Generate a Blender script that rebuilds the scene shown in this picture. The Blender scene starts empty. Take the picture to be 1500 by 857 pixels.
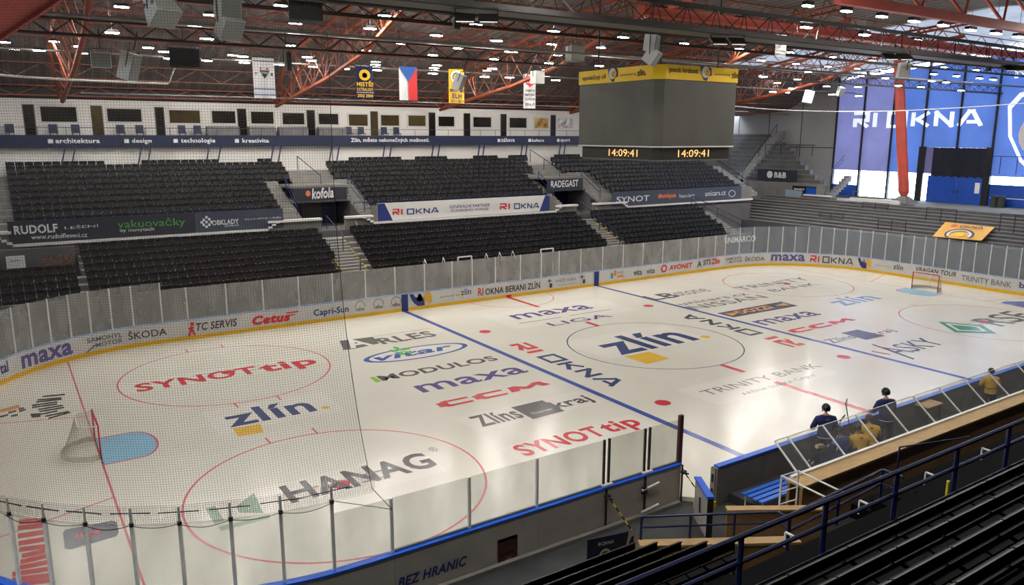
import bpy, math, random
import numpy as np
from mathutils import Matrix, Vector
random.seed(7)
C = bpy.context.scene.collection
PI = math.pi

# ------------------------------------------------------------ camera
F = 1134.51
CAM = np.array([-27.610, -28.343, 10.599])
YAW, PITCH, ROLL = 0.584699, 0.200947, -0.003149
def _rot():
    a, b, c = YAW, PITCH, ROLL
    fwd = np.array([math.cos(b)*math.sin(a), math.cos(b)*math.cos(a), -math.sin(b)])
    right = np.array([math.cos(a), -math.sin(a), 0.])
    down = np.cross(fwd, right)
    return np.array([math.cos(c)*right + math.sin(c)*down, -math.sin(c)*right + math.cos(c)*down, fwd])
RM = _rot()
def at(u, v, ax, val):
    """point of the place seen at photo pixel (u, v) on the world plane ax = val"""
    d = RM.T @ np.array([(u-750)/F, (v-428.5)/F, 1.]); i = 'xyz'.index(ax)
    return CAM + (val-CAM[i])/d[i]*d
def px(p):
    q = RM @ (np.array(p, float)-CAM)
    return 750+F*q[0]/q[2], 428.5+F*q[1]/q[2]
cd = bpy.data.cameras.new('camera'); cam = bpy.data.objects.new('camera', cd); C.objects.link(cam)
cd.sensor_width = 36; cd.lens = F/1500*36; cd.clip_end = 500
m = Matrix.Identity(4)
for i in range(3):
    m[i][0] = RM[0][i]; m[i][1] = -RM[1][i]; m[i][2] = -RM[2][i]; m[i][3] = CAM[i]
cam.matrix_world = m
bpy.context.scene.camera = cam

# ------------------------------------------------------------ world and exposure
w = bpy.data.worlds.new('daylight'); bpy.context.scene.world = w; w.use_nodes = True
bg = w.node_tree.nodes['Background']; bg.inputs[0].default_value = (.74, .86, 1, 1); bg.inputs[1].default_value = 12.0
vs = bpy.context.scene.view_settings
vs.view_transform = 'Standard'; vs.look = 'None'; vs.gamma = 1; vs.use_curve_mapping = False; vs.exposure = 0.0
LAMP = 185.0     # radiance of the ceiling lamps' diffusers
FLOOD = 9.0

# ------------------------------------------------------------ materials
def lin(c):
    return tuple((x/255/12.92 if x/255 <= .04045 else ((x/255+.055)/1.055)**2.4) for x in c)
MATS = {}
def mat(name, rgb, rough=.6, metal=0, var=.12, scale=6, emit=0, bump=0, spec=.5, stretch=None):
    if name in MATS: return MATS[name]
    mt = bpy.data.materials.new(name); mt.use_nodes = True; nt = mt.node_tree; b = nt.nodes['Principled BSDF']
    c = lin(rgb)
    b.inputs['Roughness'].default_value = rough; b.inputs['Metallic'].default_value = metal
    b.inputs['Specular IOR Level'].default_value = spec
    if emit:
        b.inputs['Emission Color'].default_value = (*c, 1); b.inputs['Emission Strength'].default_value = emit
        b.inputs['Base Color'].default_value = (*c, 1)
    elif var:
        tc = nt.nodes.new('ShaderNodeTexCoord'); n = nt.nodes.new('ShaderNodeTexNoise'); r = nt.nodes.new('ShaderNodeValToRGB')
        n.inputs['Scale'].default_value = scale; n.inputs['Detail'].default_value = 4
        if stretch:
            mp = nt.nodes.new('ShaderNodeMapping'); mp.inputs['Scale'].default_value = stretch
            nt.links.new(tc.outputs['Object'], mp.inputs[0]); nt.links.new(mp.outputs[0], n.inputs[0])
        else: nt.links.new(tc.outputs['Object'], n.inputs[0])
        r.color_ramp.elements[0].position = .3; r.color_ramp.elements[1].position = .7
        r.color_ramp.elements[0].color = (*[x*(1-var) for x in c], 1); r.color_ramp.elements[1].color = (*[min(1, x*(1+var)) for x in c], 1)
        nt.links.new(n.outputs[0], r.inputs[0]); nt.links.new(r.outputs[0], b.inputs['Base Color'])
        if bump:
            bp = nt.nodes.new('ShaderNodeBump'); bp.inputs['Strength'].default_value = bump; bp.inputs['Distance'].default_value = .02
            nt.links.new(n.outputs[0], bp.inputs['Height']); nt.links.new(bp.outputs[0], b.inputs['Normal'])
    else: b.inputs['Base Color'].default_value = (*c, 1)
    MATS[name] = mt; return mt
def ice_mat(name, rgb, var=.03, scale=.35):
    mt = mat(name, rgb, rough=.2, var=var, scale=scale, spec=.5)
    nt = mt.node_tree; b = nt.nodes['Principled BSDF']
    tc = nt.nodes.new('ShaderNodeTexCoord'); n = nt.nodes.new('ShaderNodeTexNoise'); n.inputs['Scale'].default_value = 2.2; n.inputs['Detail'].default_value = 5
    n2 = nt.nodes.new('ShaderNodeTexNoise'); n2.inputs['Scale'].default_value = .8
    mr = nt.nodes.new('ShaderNodeMapRange'); mr.inputs[3].default_value = .13; mr.inputs[4].default_value = .27
    bp = nt.nodes.new('ShaderNodeBump'); bp.inputs['Strength'].default_value = .07; bp.inputs['Distance'].default_value = .02
    nt.links.new(tc.outputs['Object'], n.inputs[0]); nt.links.new(tc.outputs['Object'], n2.inputs[0])
    nt.links.new(n2.outputs[0], mr.inputs[0]); nt.links.new(mr.outputs[0], b.inputs['Roughness'])
    nt.links.new(n.outputs[0], bp.inputs['Height']); nt.links.new(bp.outputs[0], b.inputs['Normal'])
    return mt
def glass_mat(name, fac, rgb, rough=.25):
    """acrylic sheet: mostly clear, partly a milky scuffed surface"""
    mt = bpy.data.materials.new(name); mt.use_nodes = True; nt = mt.node_tree; b = nt.nodes['Principled BSDF']
    b.inputs['Base Color'].default_value = (*lin(rgb), 1); b.inputs['Roughness'].default_value = rough
    tr = nt.nodes.new('ShaderNodeBsdfTransparent'); tr.inputs[0].default_value = (.93, .94, .93, 1)
    mx = nt.nodes.new('ShaderNodeMixShader'); tc = nt.nodes.new('ShaderNodeTexCoord'); n = nt.nodes.new('ShaderNodeTexNoise')
    n.inputs['Scale'].default_value = 1.3; n.inputs['Detail'].default_value = 6
    mp = nt.nodes.new('ShaderNodeMapping'); mp.inputs['Scale'].default_value = (1, 1, .4)
    mr = nt.nodes.new('ShaderNodeMapRange'); mr.inputs[1].default_value = .3; mr.inputs[2].default_value = .7
    mr.inputs[3].default_value = fac*.7; mr.inputs[4].default_value = fac*1.3
    nt.links.new(tc.outputs['Object'], mp.inputs[0]); nt.links.new(mp.outputs[0], n.inputs[0]); nt.links.new(n.outputs[0], mr.inputs[0])
    nt.links.new(mr.outputs[0], mx.inputs[0]); nt.links.new(tr.outputs[0], mx.inputs[1]); nt.links.new(b.outputs[0], mx.inputs[2])
    nt.links.new(mx.outputs[0], nt.nodes['Material Output'].inputs[0])
    return mt

M_ice = ice_mat('ice', (230, 226, 212))
M_icew = ice_mat('ice_white_patch', (236, 232, 220))
ICE = {k: ice_mat('ice_paint_'+k, v, 0.05, 1.5) for k, v in dict(
    blue=(72, 92, 165), red=(214, 62, 78), thinred=(220, 110, 120), navy=(62, 78, 120), purple=(92, 80, 140), grey=(92, 88, 88),
    midgrey=(112, 110, 108), black=(70, 66, 66), lred=(214, 68, 74), yellow=(236, 190, 70), green=(150, 200, 70), crease=(150, 200, 228),
    dgreen=(72, 150, 110), lgrey=(140, 134, 130), orange=(225, 160, 90), vblue=(70, 100, 175), paleb=(130, 155, 200), darkb=(82, 80, 100), palegreen=(150, 178, 150), leaf=(110, 190, 100)).items()}
M_board = mat('board_white', (205, 202, 196), .4, var=.05, scale=2)
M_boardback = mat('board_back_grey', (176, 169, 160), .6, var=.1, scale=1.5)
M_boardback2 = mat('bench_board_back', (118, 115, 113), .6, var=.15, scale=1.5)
M_kick = mat('kick_yellow', (226, 176, 8), .4, var=.06, scale=3)
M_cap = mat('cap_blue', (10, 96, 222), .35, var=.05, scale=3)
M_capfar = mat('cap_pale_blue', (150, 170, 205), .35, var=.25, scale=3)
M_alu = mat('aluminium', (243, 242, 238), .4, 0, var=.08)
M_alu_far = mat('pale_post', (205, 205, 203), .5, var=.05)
M_darkmetal = mat('dark_metal', (40, 38, 38), .5, .3, var=.15)
M_maroon = mat('maroon_pad', (74, 26, 30), .6, var=.1)
M_glassnear = glass_mat('acrylic_near', .15, (222, 217, 206))
M_glassfar = glass_mat('acrylic_far', .42, (176, 174, 170), .45)
M_glassend = glass_mat('acrylic_end', .3, (165, 172, 182), .4)
M_benchglass = glass_mat('bench_glass', .12, (150, 150, 152))
M_conc = mat('concrete', (120, 117, 112), .85, var=.15, scale=1.2, bump=.2)
M_concdark = mat('dark_concrete', (92, 90, 90), .8, var=.2, scale=.8, bump=.2)
M_rubber = mat('dark_rubber_floor', (64, 66, 68), .6, var=.3, scale=1.0)
M_step = mat('grey_step', (132, 130, 126), .8, var=.12, scale=2)
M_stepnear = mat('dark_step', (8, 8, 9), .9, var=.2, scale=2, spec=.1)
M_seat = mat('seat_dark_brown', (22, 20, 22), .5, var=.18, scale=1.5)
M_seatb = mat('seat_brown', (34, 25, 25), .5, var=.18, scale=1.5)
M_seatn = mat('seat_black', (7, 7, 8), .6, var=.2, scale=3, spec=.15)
M_bolt = mat('bolt_steel', (190, 185, 180), .4, .5, var=0)
M_navy = mat('navy', (18, 31, 62), .5, var=.05, scale=1)
M_navyrail = mat('navy_rail_paint', (18, 32, 78), .35, var=.1, scale=4)
M_banner = mat('banner_navy_dark', (40, 42, 54), .6, var=.06, scale=1)
M_bannergrey = mat('banner_grey_blue', (62, 68, 84), .6, var=.06, scale=1)
M_white = mat('white_paint', (225, 222, 216), .6, var=.03, scale=1)
M_wallwhite = mat('press_wall', (214, 210, 204), .7, var=.04, scale=.5)
M_offwhite = mat('print_white', (222, 222, 222), .6, var=0)
M_pblack = mat('print_black', (26, 26, 30), .6, var=0)
M_pnavy = mat('print_navy', (40, 56, 120), .6, var=0)
M_pred = mat('print_red', (208, 42, 48), .6, var=0)
M_pgrey = mat('print_grey', (104, 104, 110), .6, var=0)
M_pdark = mat('print_dark_grey', (66, 64, 70), .6, var=0)
M_ppurple = mat('print_purple', (92, 84, 140), .6, var=0)
M_pgreen = mat('print_green', (80, 160, 70), .6, var=0)
M_pyellow = mat('print_yellow', (240, 190, 20), .6, var=.03)
M_porange = mat('print_orange', (226, 120, 60), .6, var=0)
M_pblue = mat('print_blue', (36, 88, 170), .6, var=0)
M_pteal = mat('print_teal', (70, 150, 160), .6, var=0)
M_pskin = mat('print_tan', (222, 168, 70), .6, var=.03)
M_winglass = mat('window_dark_glass', (36, 33, 30), .12, var=.5, scale=.35)
M_winglass2 = mat('window_warm_glass', (72, 60, 34), .15, var=.5, scale=.5)
M_frame = mat('window_frame_white', (200, 198, 192), .5, var=0)
M_orange = mat('orange_steel', (146, 68, 36), .55, var=.15, scale=2)
M_redsteel = mat('red_steel', (192, 76, 58), .5, var=.12, scale=1)
M_purlin = mat('brown_red_steel', (112, 62, 48), .6, var=.2, scale=2)
M_blacksteel = mat('black_steel', (34, 30, 28), .6, var=.2, scale=3)
M_greypipe = mat('grey_pipe', (120, 116, 112), .5, .3, var=.1)
M_net_cord = mat('net_cord', (44, 42, 44), .8, var=0)
M_spk = mat('speaker_white', (232, 232, 226), .5, var=.03)
M_spkgrille = mat('speaker_grille', (138, 142, 138), .6, var=.1, scale=30)
M_black = mat('black_plastic', (16, 16, 17), .5, var=.1)
M_scrgrey = mat('led_screen_off', (92, 90, 82), .5, var=.14, scale=.8, stretch=(1, 1, .4))
M_yellowpanel = mat('yellow_panel', (255, 208, 16), .5, var=.02, scale=1)
M_led = mat('led_digits', (255, 196, 120), .5, emit=1.1)
M_diff = mat('lamp_diffuser', (255, 250, 243), .5, emit=LAMP)
M_flood = mat('floodlight_lens', (232, 228, 214), .4, emit=.55)
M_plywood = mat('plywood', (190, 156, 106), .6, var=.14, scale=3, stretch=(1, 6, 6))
M_plywoodd = mat('plywood_shaded', (150, 116, 76), .6, var=.16, scale=3, stretch=(1, 6, 6))  # darker copy of the plywood, shade of upright faces set in the colour
M_redpost = mat('goal_red', (190, 26, 44), .35, var=0)
M_goalnet = mat('goal_net_cord', (176, 170, 150), .8, var=0)
M_bluewall = mat('blue_board', (16, 74, 170), .5, var=.1, scale=1)
M_helmet = mat('helmet_black', (20, 20, 24), .25, var=0)
M_jersey_navy = mat('jersey_navy', (26, 40, 92), .8, var=.15, scale=8)
M_jersey_yellow = mat('jersey_yellow', (226, 176, 30), .8, var=.12, scale=8)
M_jersey_blue = mat('jersey_blue', (36, 66, 150), .8, var=.15, scale=8)
M_pants = mat('pants_navy', (22, 26, 46), .8, var=.15, scale=8)
M_skin = mat('skin', (196, 148, 120), .6, var=.05)
M_bluebench = mat('blue_plastic_slat', (26, 112, 230), .4, var=.05)
M_stick = mat('stick_grey', (150, 148, 146), .5, var=.05)
M_hazard = mat('hazard_yellow', (224, 206, 40), .5, var=0)
M_yellowpaint = mat('step_edge_yellow', (168, 152, 60), .7, var=.25, scale=4)

# translucent printed blinds over the glazed end wall
def blind_mat(name, rgb, tr=.55):
    mt = bpy.data.materials.new(name); mt.use_nodes = True; nt = mt.node_tree; b = nt.nodes['Principled BSDF']
    b.inputs['Roughness'].default_value = .7
    t = nt.nodes.new('ShaderNodeBsdfTranslucent'); mx = nt.nodes.new('ShaderNodeMixShader'); mx.inputs[0].default_value = tr
    tc = nt.nodes.new('ShaderNodeTexCoord'); n = nt.nodes.new('ShaderNodeTexNoise'); n.inputs['Scale'].default_value = .35; n.inputs['Detail'].default_value = 4
    r = nt.nodes.new('ShaderNodeValToRGB'); c = lin(rgb)
    r.color_ramp.elements[0].position = .3; r.color_ramp.elements[1].position = .7
    r.color_ramp.elements[0].color = (*[x*.85 for x in c], 1); r.color_ramp.elements[1].color = (*[min(1, x*1.15) for x in c], 1)
    nt.links.new(tc.outputs['Object'], n.inputs[0]); nt.links.new(n.outputs[0], r.inputs[0])
    nt.links.new(r.outputs[0], b.inputs['Base Color']); nt.links.new(r.outputs[0], t.inputs[0])
    nt.links.new(b.outputs[0], mx.inputs[1]); nt.links.new(t.outputs[0], mx.inputs[2]); nt.links.new(mx.outputs[0], nt.nodes['Material Output'].inputs[0])
    return mt
M_rooflight = blind_mat('rooflight_translucent', (168, 172, 180), .11)
M_blind1 = blind_mat('blind_lilac', (122, 122, 168), .1)
M_blind2 = blind_mat('blind_blue', (84, 114, 184), .1)
M_blindw = mat('blind_white_daylight_glow', (222, 226, 240), .7, emit=.75)  # emission in the white print stands in for daylight behind it
# pane of clear window glass
def clear_mat():
    mt = bpy.data.materials.new('clear_glass'); mt.use_nodes = True; nt = mt.node_tree
    g = nt.nodes.new('ShaderNodeBsdfGlossy'); g.inputs[1].default_value = .05
    t = nt.nodes.new('ShaderNodeBsdfTransparent'); mx = nt.nodes.new('ShaderNodeMixShader'); mx.inputs[0].default_value = .06
    nt.links.new(t.outputs[0], mx.inputs[1]); nt.links.new(g.outputs[0], mx.inputs[2]); nt.links.new(mx.outputs[0], nt.nodes['Material Output'].inputs[0])
    return mt
M_clear = clear_mat()
# corrugated ceiling sheet
M_ceil = mat('ceiling_sheet', (104, 96, 92), .55, .1, var=.18, scale=.5)
M_ceilpale = mat('ceiling_translucent_sheet', (190, 196, 204), .5, var=.12, scale=.6)

# ------------------------------------------------------------ mesh helpers
class MB:
    def __init__(s): s.v = []; s.f = []
    def add(s, vs, fs):
        o = len(s.v); s.v += [tuple(map(float, p)) for p in vs]; s.f += [tuple(i+o for i in f) for f in fs]; return s
    def box(s, c, d, rz=0, rx=0, ry=0):
        x, y, z = d[0]/2, d[1]/2, d[2]/2
        vs = [Vector(p) for p in ((-x,-y,-z),(x,-y,-z),(x,y,-z),(-x,y,-z),(-x,-y,z),(x,-y,z),(x,y,z),(-x,y,z))]
        if rz or rx or ry:
            R = Matrix.Rotation(rz, 3, 'Z') @ Matrix.Rotation(ry, 3, 'Y') @ Matrix.Rotation(rx, 3, 'X')
            vs = [R @ p for p in vs]
        return s.add([(p[0]+c[0], p[1]+c[1], p[2]+c[2]) for p in vs], [(0,3,2,1),(4,5,6,7),(0,1,5,4),(1,2,6,5),(2,3,7,6),(3,0,4,7)])
    def bb(s, x0, x1, y0, y1, z0, z1): return s.box(((x0+x1)/2, (y0+y1)/2, (z0+z1)/2), (x1-x0, y1-y0, z1-z0))
    def bar(s, a, b, r, n=4, r2=None):
        a = Vector(a); b = Vector(b); d = b-a
        if d.length < 1e-6: return s
        d.normalize(); u = d.cross(Vector((0,0,1)) if abs(d.z) < .95 else Vector((1,0,0))).normalized(); w_ = d.cross(u)
        r2 = r if r2 is None else r2; vs = []
        for p, rr in ((a, r), (b, r2)):
            for k in range(n):
                t = 2*PI*(k+.5)/n; vs.append(p+u*math.cos(t)*rr+w_*math.sin(t)*rr)
        return s.add(vs, [(k, (k+1) % n, (k+1) % n+n, k+n) for k in range(n)]+[tuple(range(n-1,-1,-1)), tuple(range(n, 2*n))])
    def path(s, pts, r, n=6):
        for a, b in zip(pts, pts[1:]): s.bar(a, b, r, n)
        return s
    def quad(s, a, b, c, d): return s.add([a, b, c, d], [(0,1,2,3)])
    def prism(s, poly, ax, t0, t1):
        n = len(poly)
        def P(p, t): return {'z': (p[0], p[1], t), 'y': (p[0], t, p[1]), 'x': (t, p[0], p[1])}[ax]
        return s.add([P(p, t0) for p in poly]+[P(p, t1) for p in poly], [tuple(range(n-1,-1,-1)), tuple(range(n, 2*n))]+[(k, (k+1) % n, (k+1) % n+n, k+n) for k in range(n)])
    def cyl(s, c, r, h, n=12, r2=None): return s.bar(c, (c[0], c[1], c[2]+h), r, n, r2)
    def ring(s, cx, cy, z, r, wd, a0=0, a1=2*PI, n=72):
        vs = []
        for k in range(n+1):
            t = a0+(a1-a0)*k/n; vs += [(cx+(r-wd/2)*math.cos(t), cy+(r-wd/2)*math.sin(t), z), (cx+(r+wd/2)*math.cos(t), cy+(r+wd/2)*math.sin(t), z)]
        return s.add(vs, [(2*k, 2*k+1, 2*k+3, 2*k+2) for k in range(n)])
    def mesh(s, name):
        me = bpy.data.meshes.new(name); me.from_pydata(s.v, [], s.f); me.update(); return me
def link(name, me, m=None, parent=None):
    o = bpy.data.objects.new(name, me); C.objects.link(o)
    if m is not None and not me.materials: me.materials.append(m)
    if parent is not None: o.parent = parent
    return o
def mk(name, mb, m, parent=None, smooth=False):
    me = mb.mesh(name)
    if smooth:
        for p in me.polygons: p.use_smooth = True
    return link(name, me, m, parent)
def tag(o, label=None, cat=None, group=None, kind=None):
    if label: o['label'] = label
    if cat: o['category'] = cat
    if group: o['group'] = group
    if kind: o['kind'] = kind
    return o
def thing(name, label, cat, loc=(0,0,0), rz=0, group=None, kind=None):
    o = bpy.data.objects.new(name, None); C.objects.link(o); o.location = loc; o.rotation_euler = (0,0,rz); o.empty_display_size = .2
    return tag(o, label, cat, group, kind)
def struct(name, mb, m, label=None):
    o = mk(name, mb, m); o['kind'] = 'structure'
    if label: o['label'] = label
    return o
def copy_tree(o, parent=None):
    c = o.copy(); C.objects.link(c)
    if parent is not None: c.parent = parent
    for ch in o.children: copy_tree(ch, c)
    return c

# ------------------------------------------------------------ lettering
_tc = {}
def glyphs(txt, bold=0, shear=0):
    k = (txt, bold, shear)
    if k in _tc: return _tc[k]
    cu = bpy.data.curves.new('t', 'FONT'); cu.body = txt; cu.offset = bold; cu.shear = shear; cu.resolution_u = 3; cu.fill_mode = 'FRONT'
    if bold: cu.space_character = 1+bold*2.2
    o = bpy.data.objects.new('t', cu); C.objects.link(o)
    dg = bpy.context.evaluated_depsgraph_get(); me = bpy.data.meshes.new_from_object(o.evaluated_get(dg))
    v = np.array([tuple(p.co) for p in me.vertices]).reshape(-1, 3)[:, :2]; f = [tuple(p.vertices) for p in me.polygons]
    bpy.data.objects.remove(o); bpy.data.curves.remove(cu); bpy.data.meshes.remove(me)
    v = (v-v.min(0))/(v.max(0)-v.min(0)); _tc[k] = (v, f); return v, f
STK = {'R': (.85, [[(0,1),(.8,1),(.8,.48),(.3,.48),(.85,0)], [(.1,0),(.1,.62)]]), 'I': (.08, [[(.04,0),(.04,1)]]), ' ': (.25, []),
       'O': (1.05, [[(.5,0),(1,0),(1,1),(0,1),(0,0),(.5,0)]]), 'K': (.95, [[(.06,0),(.06,1)], [(.95,1),(.3,.5),(.95,0)]]),
       'N': (.95, [[(.06,0),(.06,.96),(.9,.04),(.9,1)]]), 'C': (1.0, [[(1,1),(.2,1),(0,.78),(0,.22),(.2,0),(1,0)]]), 'M': (1.3, [[(0,0),(.12,1),(.55,.3),(1.1,1),(1.3,0)]]),
       'A': (1.15, [[(0,0),(.5,1),(.68,1),(1.15,0)], [(.4,.28),(.95,.28)]])}
def strokes(txt, t=.2):
    """blocky stroked capitals; returns unit-box vertices and faces"""
    vs = []; fs = []; x = 0
    for ch in txt:
        wd, ls = STK[ch]
        for l in ls:
            for i, (a, b) in enumerate(zip(l, l[1:])):
                a = np.array(a, float); b = np.array(b, float); d = b-a; d /= np.hypot(*d); n = np.array([-d[1], d[0]])*t/2
                a2 = a-(d*t/2 if i > 0 else 0); b2 = b+(d*t/2 if i < len(l)-2 else 0); o = len(vs)
                vs += [a2-n+(x, 0), b2-n+(x, 0), b2+n+(x, 0), a2+n+(x, 0)]; fs.append((o, o+1, o+2, o+3))
        x += wd+(.34 if ch != ' ' else .1)
    v = np.array(vs); v = (v-v.min(0))/(v.max(0)-v.min(0)); return v, fs
def flat(name, vf, O, X, Y, m, parent):
    """lay unit-box outlines on a real plane: origin O, edge vectors X and Y"""
    v, f = vf; O, X, Y = map(lambda q: np.array(q, float), (O, X, Y))
    N = np.cross(X, Y); N = N/np.linalg.norm(N); N = N*(1 if abs(N[2]) < .5 or N[2] > 0 else -1)
    sep = .0006 if (len(v) == 4*len(f) and len(f) > 1) else 0      # each pen stroke lies on the one before it
    me = bpy.data.meshes.new(name); me.from_pydata([tuple(O+X*a+Y*b+N*sep*(i//4 % 6)) for i, (a, b) in enumerate(v)], [], f); me.update()
    return link(name, me, m, parent)

# ============================================================ ICE
H = 29.7; YF = 13.8; YN = -13.1; YB = -13.85; RC = 8.0
def rink_path(n=16):
    """closed boards line; returns corner arcs joined by straights, starting at the near side left of the gate"""
    pts = []
    def arc(cx, cy, a0, a1):
        for k in range(n+1):
            t = math.radians(a0+(a1-a0)*k/n); pts.append((cx+RC*math.cos(t), cy+RC*math.sin(t)))
    pts.append((-11.6, YN)); arc(-H+RC, YN+RC, 270, 180); arc(-H+RC, YF-RC, 180, 90); arc(H-RC, YF-RC, 90, 0); arc(H-RC, YB+RC, 0, -90); pts.append((-10.85, YB))
    return np.array(pts)
RP = rink_path()
RS = np.r_[0, np.cumsum(np.hypot(*np.diff(RP, axis=0).T))]; RL = RS[-1]
def rp(s):
    """position and inward normal at arclength s"""
    s = min(max(s, 0), RL-1e-6); i = int(np.searchsorted(RS, s, side='right'))-1; i = min(i, len(RP)-2)
    t = (s-RS[i])/(RS[i+1]-RS[i]); p = RP[i]*(1-t)+RP[i+1]*t; d = (RP[i+1]-RP[i])/(RS[i+1]-RS[i])
    return p, np.array([d[1], -d[0]])
S_TAB = np.linspace(0, RL, 4000)
P_TAB = [rp(s)[0] for s in S_TAB]
_c = {}
def s_at(u, z, near=False):
    """arclength whose point at height z shows at photo column u on the far (or near) half"""
    k = (round(z, 2), near)
    if k not in _c:
        l = []
        for s, p in zip(S_TAB, P_TAB):
            if near: ok = p[1] < -4 and p[0] < -11
            else: ok = p[1] > -6.5
            q = RM @ (np.array([p[0], p[1], z])-CAM)
            if ok and q[2] > 1: l.append((s, 750+F*q[0]/q[2]))
        _c[k] = np.array(l)
    a = _c[k]; return float(a[np.argmin(abs(a[:, 1]-u)), 0])

floor = struct('floor', MB().bb(-60, 60, -45, 45, -.5, -.15), M_rubber)
ice = struct('ice_sheet', MB().prism([tuple(p) for p in RP[:-1]]+[(-10.85, YB)], 'z', -.14, 0), M_ice, 'cream white glossy ice sheet of the hockey rink')
ZI = .004
def ice_rect(name, x0, x1, y0, y1, m, z=ZI): return mk(name, MB().add([(x0,y0,z),(x1,y0,z),(x1,y1,z),(x0,y1,z)], [(0,1,2,3)]), m, ice)
def ice_poly(name, pxs, m, z=ZI): 
    P = [at(u, v, 'z', 0) for u, v in pxs]
    return mk(name, MB().add([(p[0], p[1], z) for p in P], [tuple(range(len(P)))]), m, ice)
BLX, DOT, GX, CX, CY = 7.58, 6.07, 25.68, 19.73, 6.87
for s in (-1, 1):
    ice_rect('blue_line', s*BLX-.15, s*BLX+.15, YB if s > 0 else -13.5, YF-.02, ICE['blue'])
    ice_rect('goal_line', s*GX-.03, s*GX+.03, -12.6 if s > 0 else -11.9, 12.7, ICE['thinred'])
    for t in (-1, 1):
        cx, cy = s*CX, t*CY
        mk('faceoff_circle', MB().ring(cx, cy, ZI, 4.5, .07), ICE['thinred'], ice)
        mk('faceoff_spot', MB().prism([(cx+.3*math.cos(a*PI/12), cy+.3*math.sin(a*PI/12)) for a in range(24)], 'z', 0.001, ZI+.0005), ICE['red'], ice)
        mk('neutral_spot', MB().prism([(s*DOT+.33*math.cos(a*PI/12), t*CY+.33*math.sin(a*PI/12)) for a in range(24)], 'z', 0.001, ZI), ICE['red'], ice)
        h = MB()
        for e in (-1, 1):
            for g in (-1, 1):
                x = cx+e*.85; y = cy+g*4.42; h.quad((x-.035,y,ZI),(x+.035,y,ZI),(x+.035,y+g*.6,ZI),(x-.035,y+g*.6,ZI))
                for q in (-1, 1):
                    h.quad((cx+e*.6, cy+g*.25-.03, ZI), (cx+e*1.5, cy+g*.25-.03, ZI), (cx+e*1.5, cy+g*.25+.03, ZI), (cx+e*.6, cy+g*.25+.03, ZI))
        mk('faceoff_hash_marks', h, ICE['thinred'], ice)
    # crease
    pts = [(s*GX, -1.8), (s*GX, 1.8)]; 
    arc = [(s*(GX-1.15-.68*math.cos(a)), 1.3*math.sin(a)) for a in np.linspace(PI/2, -PI/2, 17)]
    poly = [(s*GX, 1.3)]+arc+[(s*GX, -1.3)]
    mk('goal_crease', MB().add([(x, y, ZI) for x, y in poly], [tuple(range(len(poly)))]), ICE['crease'], ice)
    e = MB()
    for a, b in zip(poly, poly[1:]):
        d = Vector((b[0]-a[0], b[1]-a[1])); n = Vector((-d.y, d.x)).normalized()*.035
        e.quad((a[0]-n.x, a[1]-n.y, ZI+.002), (b[0]-n.x, b[1]-n.y, ZI+.002), (b[0]+n.x, b[1]+n.y, ZI+.002), (a[0]+n.x, a[1]+n.y, ZI+.002))
    mk('crease_outline', e, ICE['thinred'], ice)
    mk('trapezoid_line', MB().quad((s*GX, 4.0, ZI), (s*GX, 4.06, ZI), (s*(H-.3), 5.26, ZI), (s*(H-.3), 5.2, ZI)).quad((s*GX, -4.06, ZI), (s*GX, -4.0, ZI), (s*(H-.3), -5.2, ZI), (s*(H-.3), -5.26, ZI)), ICE['thinred'], ice)
for y0, y1 in ((YF, 10.3), (5.6, 4.45), (-4.5, -5.9), (-7.6, YB)):
    ice_rect('centre_line', -.15, .15, min(y0, y1), max(y0, y1), ICE['red'])
mk('centre_circle', MB().ring(0, 0, ZI, 4.5, .06), ICE['navy'], ice)
mk('referee_crease', MB().ring(0, YF, ZI, 3, .06, PI, 2*PI), ICE['thinred'], ice)

def ice_text(txt, a, b, t, m, bold=.02, shear=0, name='ice_logo', z=ZI+.001, vf=None):
    """a, b: photo pixels of the bottom left and bottom right of the print, t: a pixel on its top edge"""
    P, Q, T = at(*a, 'z', 0), at(*b, 'z', 0), at(*t, 'z', 0); y = (P[1]+Q[1])/2
    return flat(name, vf or glyphs(txt, bold, shear), (P[0], y, z), (Q[0]-P[0], 0, 0), (0, T[1]-y, 0), m, ice)
def patch(a, b, t, gx=.6, gy=.3, m=None):
    P, Q, T = at(*a, 'z', 0), at(*b, 'z', 0), at(*t, 'z', 0); y = (P[1]+Q[1])/2
    return ice_rect('white_underlay', P[0]-gx, Q[0]+gx, y-gy, T[1]+gy, m or M_icew, .0025)
I = ICE
# left zone
def synot(a, b, c, d, t):
    P, T = at(*a, 'z', 0), at(*t, 'z', 0); h = T[1]-P[1]
    ice_text('SYNOT', a, b, t, I['lred'], .03)
    A, B = at(*c, 'z', 0), at(*d, 'z', 0)
    flat('ice_logo', glyphs('tip', .03), (A[0], P[1]-h*.3, ZI+.001), (B[0]-A[0], 0, 0), (0, h*1.3, 0), I['lred'], ice)
patch((201,574),(462,530),(196,562)); synot((202,576), (381,545), (385,545), (464,530), (195,563.7))
def zlin(a, b, t, sq, dot, col, yel, dr):
    ice_text('zlín', a, b, t, col, .025)
    ice_poly('ice_logo', sq, yel, ZI+.002)
    d = at(*dot, 'z', 0); mk('ice_logo', MB().prism([(d[0]+dr*math.cos(k*PI/8), d[1]+dr*math.sin(k*PI/8)) for k in range(16)], 'z', .001, ZI+.001), yel, ice)
patch((337,627),(480,598),(368,597), .5, .5)
zlin((337,626),(466,602),(368,597),[(340.6,628),(381.5,621),(386,633.5),(349.7,639.6)],(477,597),I['navy'],I['yellow'],.16)
patch((400,748),(640,690),(380,722), .3, .3)
ice_text('HANAG', (428,738), (643,682), (605,665), I['black'], .03)
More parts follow.
